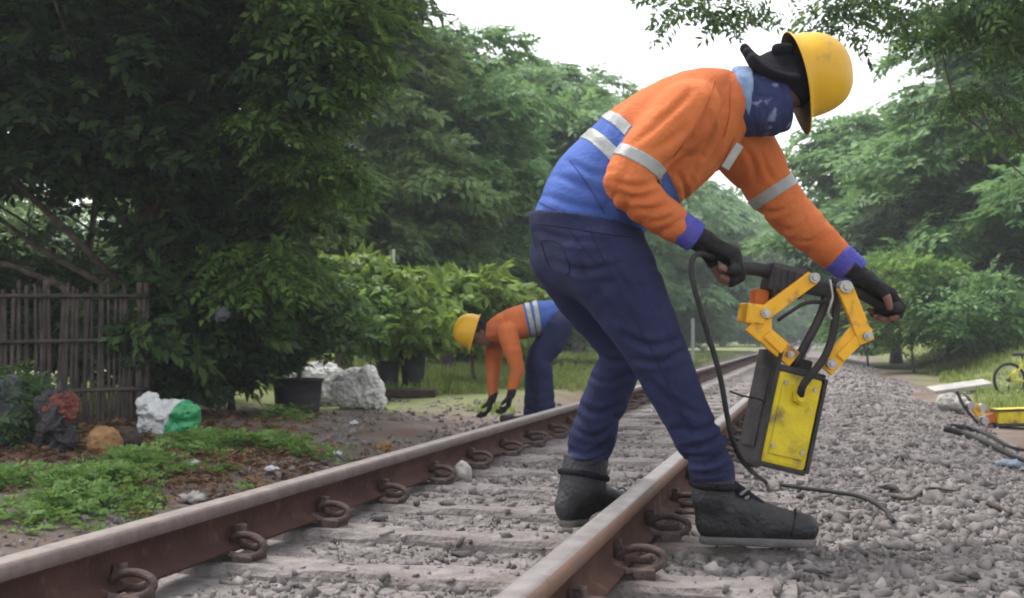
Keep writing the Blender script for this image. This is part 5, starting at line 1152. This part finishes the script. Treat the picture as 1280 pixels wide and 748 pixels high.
# slab, pale block, cables, sticks
M['slab'] = mat('pale_concrete', (0.30, 0.285, 0.265), .9, (0.40, 0.38, 0.35), 6, .3, 40)
p0 = gpt(1200, 492); sl = empty('concrete_slab', p0, PSI + R(8)); tag(sl, 'long pale concrete slab lying tilted near the bicycle', 'slab'); bm = bmesh.new(); bm_bar(bm, (-.44, 0, .035), (.42, 0, .14), .26, .07, (.12, -.2, 1), .012); link('slab_body', mesh_bm('slab_body', bm), sl, M['slab']); bm = bmesh.new(); bm_box(bm, (.30, .0, .045), np.eye(3), (.10, .1, .05), .01); link('support_block', mesh_bm('support_block', bm), sl, M['black'])
def lump(name, label, cat, px, py, size, m, seed, amp=.18, nf=2.2, dz=.0, d=None, fold=0, group=None, cut_col=None, lobes=0):
    """crumpled or broken solid, modelled from a noisy ellipsoid"""
    p0 = gpt(px, py) if d is None else at(px, py, d); h = max(size) / (9 if max(size) < .1 else (20 if not lobes else 34)); v = Vol(-np.array(size) * 1.9, np.array(size) * 1.9, h); v.ell((0, 0, 0), size, k=0); rl = np.random.RandomState(seed)
    for _ in range(lobes): v.ell(rl.uniform(-.6, .6, 3) * size, np.array(size) * rl.uniform(.35, .7, 3), k=.02)
    V, Q, _ = v.mesh(1); s = max(size)
    V = grow(V, Q, s * amp * fbm(V / s * nf + seed, seed, 3)); 
    if fold: V = grow(V, Q, s * fold * (1 - 2 * np.abs(fbm(V / s * nf * 1.6 + seed, seed + 5, 3))))
    V[:, 2] -= V[:, 2].min() * .85; mi = None
    o = link(name, mesh_np(name, V, Q, True, None), None, m); o.location = p0 + [0, 0, dz]; o.rotation_euler = (0, 0, PSI)
    if cut_col is not None:
        n_, off = cut_col; c = V[Q].mean(1); o.data.polygons.foreach_set('material_index', ((c @ unit(n_)) > off * s).astype(np.int32))
    return tag(o, label, cat, group)
M['white'] = mat('white_plastic', (0.46, 0.47, 0.48), .35, (0.58, 0.58, 0.59), 8, .5, 14, spec=.6); M['greenp'] = mat('green_plastic', (0.02, 0.24, 0.09), .35, (0.035, 0.31, 0.12), 8, .5, 14, spec=.6)
M['sack'] = mat('white_woven_sack', (0.52, 0.51, 0.50), .85, (0.66, 0.65, 0.64), 5, .9, 16, col3=(0.40, 0.38, 0.37), s3=4, t3=(.55, .7))
lump('concrete_block', 'broken white block lying left of the fallen machine', 'block', 1191, 517, (.17, .12, .09), M['slab'], 3)
M['twig'] = mat('dark_twig', (0.035, 0.025, 0.02), .9, (0.07, 0.05, 0.04), 20, .3, 60)
def stick(name, label, cat, px, rad, m, dz=.012, grp=None):
    P = catmull([gpt(a, b, dz) for a, b in px], 24); V, Q = tube_np(P, np.linspace(rad, rad * .6, 24), 7); tag(link(name, mesh_faces(name, V, Q), None, m), label, cat, grp)
stick('twig', 'thin bent dark twig on the grey stones beyond the cable end', 'twig', [(1112, 626), (1138, 630), (1160, 617), (1192, 620)], .008, M['twig'], .02, 'twigs on the ballast')
stick('twig', 'short thick brown twig on the stones, farthest from the cable', 'twig', [(1222, 631), (1240, 638), (1264, 650)], .013, M['twig'], .02, 'twigs on the ballast')
stick('hose_pipe', 'black hose lying along the grass edge below the fallen machine', 'hose', [(1180, 541), (1210, 549), (1235, 560), (1270, 578), (1310, 590)], .024, M['rubber'], .03)
stick('hose_pipe', 'thinner dark hose curling next to the black hose', 'hose', [(1190, 537), (1215, 541), (1240, 551), (1262, 564), (1290, 570)], .018, M['rubber'], .03)
M['bluep'] = mat('blue_plastic', (0.17, 0.21, 0.27), .6)
lump('plastic_scrap', 'faded blue plastic scrap at the grass edge by the black hose', 'litter', 1262, 586, (.07, .05, .02), M['bluep'], 5, .3)

# ================================================================== fence side
M['bamboo'] = mat('weathered_bamboo', (0.045, 0.034, 0.032), .9, (0.10, 0.078, 0.072), 9, .4, 30, col3=(0.05, 0.04, 0.035), s3=3)
A_, B_ = foot(-85, 9.5), foot(178, 10.2); fl_ = np.linalg.norm((B_ - A_)[:2]); fa = math.atan2(B_[1] - A_[1], B_[0] - A_[0]); fence = empty('bamboo_fence', A_, fa); tag(fence, 'weathered grey fence of upright bamboo slats at the foot of the dark tree', 'fence')
r = np.random.RandomState(71); x = 0.0; k = 0
while x < fl_:
    w_ = r.uniform(.026, .044); hgt = (1.17 + .05 * x / fl_) * r.uniform(.93, 1.05); le = r.normal(0, .035); z0 = -.05
    if r.uniform() > .05:
        P = np.array([(x, r.normal(0, .01), z0), (x + le * .5 + r.normal(0, .006), r.normal(0, .008), hgt * .5), (x + le, r.normal(0, .012), hgt)]); V, Q = tube_np(catmull(P, 5), np.linspace(w_ / 2, w_ / 2 * .85, 5), 6); V[:, 1] *= .7
        link('slat', mesh_faces('slat', V, Q), fence, M['bamboo']); k += 1
    x += w_ + r.uniform(.001, .014)
for zz_, yy in ((.30, -.03), (.72, -.03), (1.10, -.03)):
    V, Q = tube_np(catmull([(-.1, yy, zz_), (fl_ * .5, yy - .005, zz_ + .02), (fl_ + .05, yy, zz_ + .03)], 10), .018, 7); link('fence_rail', mesh_faces('fence_rail', V, Q), fence, M['bamboo'])
for xx in (.0, fl_ * .5, fl_ - .02, fl_ + .04): V, Q = tube_np(np.array([(xx, .035, -.2), (xx + r.normal(0, .02), .03, 1.25)]), .028, 8); link('fence_post', mesh_faces('fence_post', V, Q), fence, M['bark'])
# pots and plants
M['pot'] = mat('black_plastic_pot', (0.018, 0.017, 0.020), .6, (0.035, 0.032, 0.034), 10, .1, 40)
M['soil'] = mat('potting_soil', (0.03, 0.022, 0.016), .95, bump=.6, bscale=60)
def pot(name, label, cat, px, py, rt, rb, ht, base=0.0, plant=None, group=None, d=None, labelled=True):
    p0 = gpt(px, py) + [0, 0, base] if d is None else np.array([*foot(px, d)[:2], foot(px, d)[2] + base]); root = empty(name, p0, 0); tag(root, label, cat, group); n = 28; prof = [(rb, 0), (rb + (rt - rb) * .5, ht * .5), (rt, ht * .94), (rt * 1.07, ht * .94), (rt * 1.08, ht), (rt * .98, ht), (rt * .95, ht * .8)]; V = []
    for (q, z) in prof:
        for i_ in range(n): V.append((q * math.cos(6.2832 * i_ / n), q * math.sin(6.2832 * i_ / n), z))
    Q = [(j * n + i_, j * n + (i_ + 1) % n, (j + 1) * n + (i_ + 1) % n, (j + 1) * n + i_) for j in range(len(prof) - 1) for i_ in range(n)]
    link('pot', mesh_faces('pot', np.array(V), np.array(Q)), root, M['pot']); bm = bmesh.new(); bmesh.ops.create_circle(bm, cap_ends=True, segments=24, radius=rt * .96, matrix=Matrix.Translation((0, 0, ht * .83))); link('soil', mesh_bm('soil', bm), root, M['soil'])
    if plant:
        (T, size, lm, cz, rx, rz, npd, R0, seed, nsp) = plant; rr_ = np.random.RandomState(seed); pads = [p for p in pads_in_crown(rr_, (0, 0, cz), (rx, rx, rz), npd, .35)]; pr = list(R0 * rr_.uniform(.7, 1.3, npd))
        V, Q = limbs(rr_, (0, 0, ht * .75), (0.03, 0, cz + rz * .4), .028, pads, min(12, npd), wob=.1); link('trunk', mesh_faces('trunk', V, Q), root, M['bark'])
        V, Q = crown_mesh(rr_, pads, pr, .8, nsp, T, size, up_tilt=.6, under=.35, lift=.3); link('crown', mesh_np('crown', V, Q), root, lm)
    return root
pot('potted_tree', 'leafy small tree in a wide round black tub beside the white sacks', 'potted plant', 372, 514, .25, .22, .33, plant=(T_BROAD, .20, LM['broad'], .98, .68, .46, 34, .22, 81, 26))
pot('potted_tree', 'bright green potted shrub in the small black pot left on the plank', 'potted plant', 485, 491, .16, .13, .32, .10, plant=(T_LONG, .20, LM['lime'], .62, .36, .30, 14, .17, 82, 22))
pot('plant_pot', 'tall empty black pot standing right on the plank', 'pot', 516, 491, .18, .14, .43, .10)
pot('potted_tree', 'glossy green shrub behind the white sacks', 'potted plant', 425, 498, .18, .15, .28, plant=(T_BROAD, .20, LM['weed'], 1.1, .55, .42, 28, .22, 84, 24))
p0 = gpt(505, 497); o = empty('plank', p0, PSI); tag(o, 'dark thick plank on the ground carrying the black pots', 'plank'); bm = bmesh.new(); bm_box(bm, (0, 0, .055), np.eye(3), (.40, .20, .05), .012); link('board', mesh_bm('board', bm), o, M['twig']); bm = bmesh.new(); bm_box(bm, (-.25, 0, -.01), np.eye(3), (.05, .2, .03), .006); bm_box(bm, (.25, 0, -.01), np.eye(3), (.05, .2, .03), .006); link('batten', mesh_bm('batten', bm), o, M['twig'])
lump('sack', 'full white woven sack leaning behind the round black tub', 'sack', 402, 508, (.34, .22, .26), M['sack'], 11, .07, 2.0, fold=.075, lobes=5, group='white sacks behind the tub')
lump('sack', 'slumped white sack, right end of the pair behind the tub', 'sack', 446, 511, (.28, .2, .21), M['sack'], 12, .07, 2.2, fold=.08, lobes=5, group='white sacks behind the tub')
lump('plastic_bag', 'crumpled white plastic bag with a green side lying below the fence end', 'plastic bag', 209, 548, (.22, .13, .15), [M['white'], M['greenp']], 13, .10, 1.7, fold=.085, cut_col=((.8, -.3, -.35), .12), lobes=4)
M['husk'] = mat('coconut_husk', (0.22, 0.12, 0.055), .95, (0.33, 0.19, 0.085), 14, .8, 40)
lump('coconut_husk', 'orange brown coconut husk under the fence', 'coconut husk', 131, 568, (.12, .10, .10), M['husk'], 14, .10, group='coconut husks under the fence')
lump('coconut_husk', 'darker coconut husk lying right beside the orange one', 'coconut husk', 158, 566, (.10, .09, .085), M['twig'], 15, .12, group='coconut husks under the fence')
lump('rubbish_bag', 'black rubbish bag slumped against the bamboo fence', 'rubbish bag', 68, 566, (.12, .11, .22), M['pot'], 16, .14, 1.8, fold=.09, lobes=4)
M['ragred'] = mat('red_brown_rag', (0.12, 0.035, 0.03), .9, (0.17, 0.06, 0.045), 10, .3, 40)
lump('rag', 'red brown rag lying over the black rubbish bag', 'rag', 76, 566, (.12, .08, .08), M['ragred'], 17, .3, 2, dz=.20, fold=.15)
M['greysack'] = mat('grey_sack', (0.07, 0.075, 0.085), .85, (0.11, 0.115, 0.13), 5, .3, 40)
lump('sack', 'grey sack at the left edge in front of the bamboo fence', 'sack', 8, 556, (.18, .15, .24), M['greysack'], 18, .12, 1.6, fold=.06)
for (px, py, s, lb, cat, sd, m) in ((237, 584, (.08, .05, .035), 'white plastic wrapper in the weeds under the green sided bag', 'litter', 21, 'white'), (345, 556, (.085, .06, .05), 'pale crumpled wrapper among weeds below the round tub', 'litter', 22, 'white'), (422, 570, (.035, .03, .03), 'small white scrap at the right end of the weeds', 'litter', 23, 'white'), (443, 532, (.05, .04, .03), 'white scrap at the foot of the sacks', 'litter', 24, 'white'),
                                 (242, 630, (.085, .06, .035), 'flat pale stone on the dirt close behind the rusty rail', 'stone', 25, 'slab'), (128, 630, (.035, .03, .02), 'small white scrap in the weeds near the rail', 'litter', 26, 'white'), (55, 628, (.05, .04, .03), 'white bit of plastic in the weeds at the left', 'litter', 27, 'white'), (340, 590, (.06, .03, .03), 'pale wrapper at the lower edge of the weeds', 'litter', 28, 'white'),
                                 (480, 566, (.07, .06, .08), 'yellow brown cardboard scrap beside the rusty rail', 'litter', 29, 'husk'), (276, 470, (.05, .05, .06), 'pale grey bag caught in the dark bush', 'litter', 30, 'greysack')):
    s = tuple(q * f_ for q, f_ in zip(s, (.8, .7, .45)))
    lump('litter' if cat == 'litter' else 'pale_stone', lb, cat, px, py, s, M[m], sd, .3, 2.2, fold=.12, d=10.3 if sd == 30 else None, dz=.5 if sd == 30 and 0 else 0)
p0 = at(277, 402, 10.0)
for ob in list(COL.objects):
    if ob.get('label') == 'pale grey bag caught in the dark bush': ob.location = p0; ob.scale = (1.6, 1.6, 2.0)
bm = bmesh.new(); bm_bar(bm, gpt(184, 506, .06), gpt(234, 503, .07), .10, .03, (0, 0, 1), .006); tag(link('plank', mesh_bm('plank', bm), None, M['bamboo']), 'short grey plank on the ground right of the fence end', 'plank')
stick('stick', 'pale peeled stick on the leaf litter below the dark bush', 'stick', [(242, 512), (254, 517), (268, 524)], .022, M['slab'], .09)
lump('rock', 'pale block shaped rock beside the clips of the rusty rail', 'rock', 577, 604, (.045, .05, .055), M['slab'], 33, .15, 1.5)
lump('rock', 'flat dark rock on the stones right of the forward boot', 'rock', 1124, 689, (.05, .03, .018), M['stone'], 34, .12, 1.5)
# rubble on the bare dirt by the crouching worker
r = np.random.RandomState(91); n = 2600; px = r.uniform(400, 760, n); py = r.uniform(500, 575, n); P = np.array([on_z(a, b_, -.14) for a, b_ in zip(px, py)]); ok = (P[:, 0] < XL - .75) & (P[:, 0] > -6.5) & (fbm(P * [1.2, 1.2, 0], 3, 2) > -.15); P = P[ok]; P[:, 2] = ground_z(P[:, 0], P[:, 1]); s = .012 + .06 * r.uniform(0, 1, len(P)) ** 3
V, Q = scatter(ST, P, rotmats(r, len(P)), s, r); g = link('rubble', mesh_np('rubble', V, Q), ground, M['stone']); tag(g, kind='stuff')
def post(px, d, y0, label, hw=.045):
    p = at(px, y0, d); z = zed(p[0], p[1]); bm = bmesh.new(); bm_box(bm, (0, 0, (p[2] - z) / 2), np.eye(3), (hw, hw, (p[2] - z) / 2), .006); o = link('marker_post', mesh_bm('marker_post', bm), None, M['white']); o.location = (p[0], p[1], z); tag(o, label, 'post')
post(866, 36, 398, 'white marker post in the grass behind the thigh of the standing worker'); post(492, 17, 312, 'thin white pole rising above the lime green bushes', .018)

# ================================================================== air: one closed box of thin haze round the scene
hm = bpy.data.materials.new('haze_air'); hm.use_nodes = True; n = hm.node_tree.nodes; n.remove(n['Principled BSDF']); pv = n.new('ShaderNodeVolumePrincipled')
pv.inputs['Color'].default_value = (0.86, 0.92, 0.97, 1); pv.inputs['Density'].default_value = 0.0017; pv.inputs['Anisotropy'].default_value = 0.2
hm.node_tree.links.new(pv.outputs[0], n['Material Output'].inputs['Volume'])
bm = bmesh.new(); bmesh.ops.create_cube(bm, size=1.0, matrix=Matrix.Translation((0, 150, 18)) @ Matrix.Diagonal((1400, 1700, 40, 1)))
hz_ = link('haze', mesh_bm('haze', bm), None, hm); tag(hz_, 'thin pale haze over the far trees', kind='stuff')
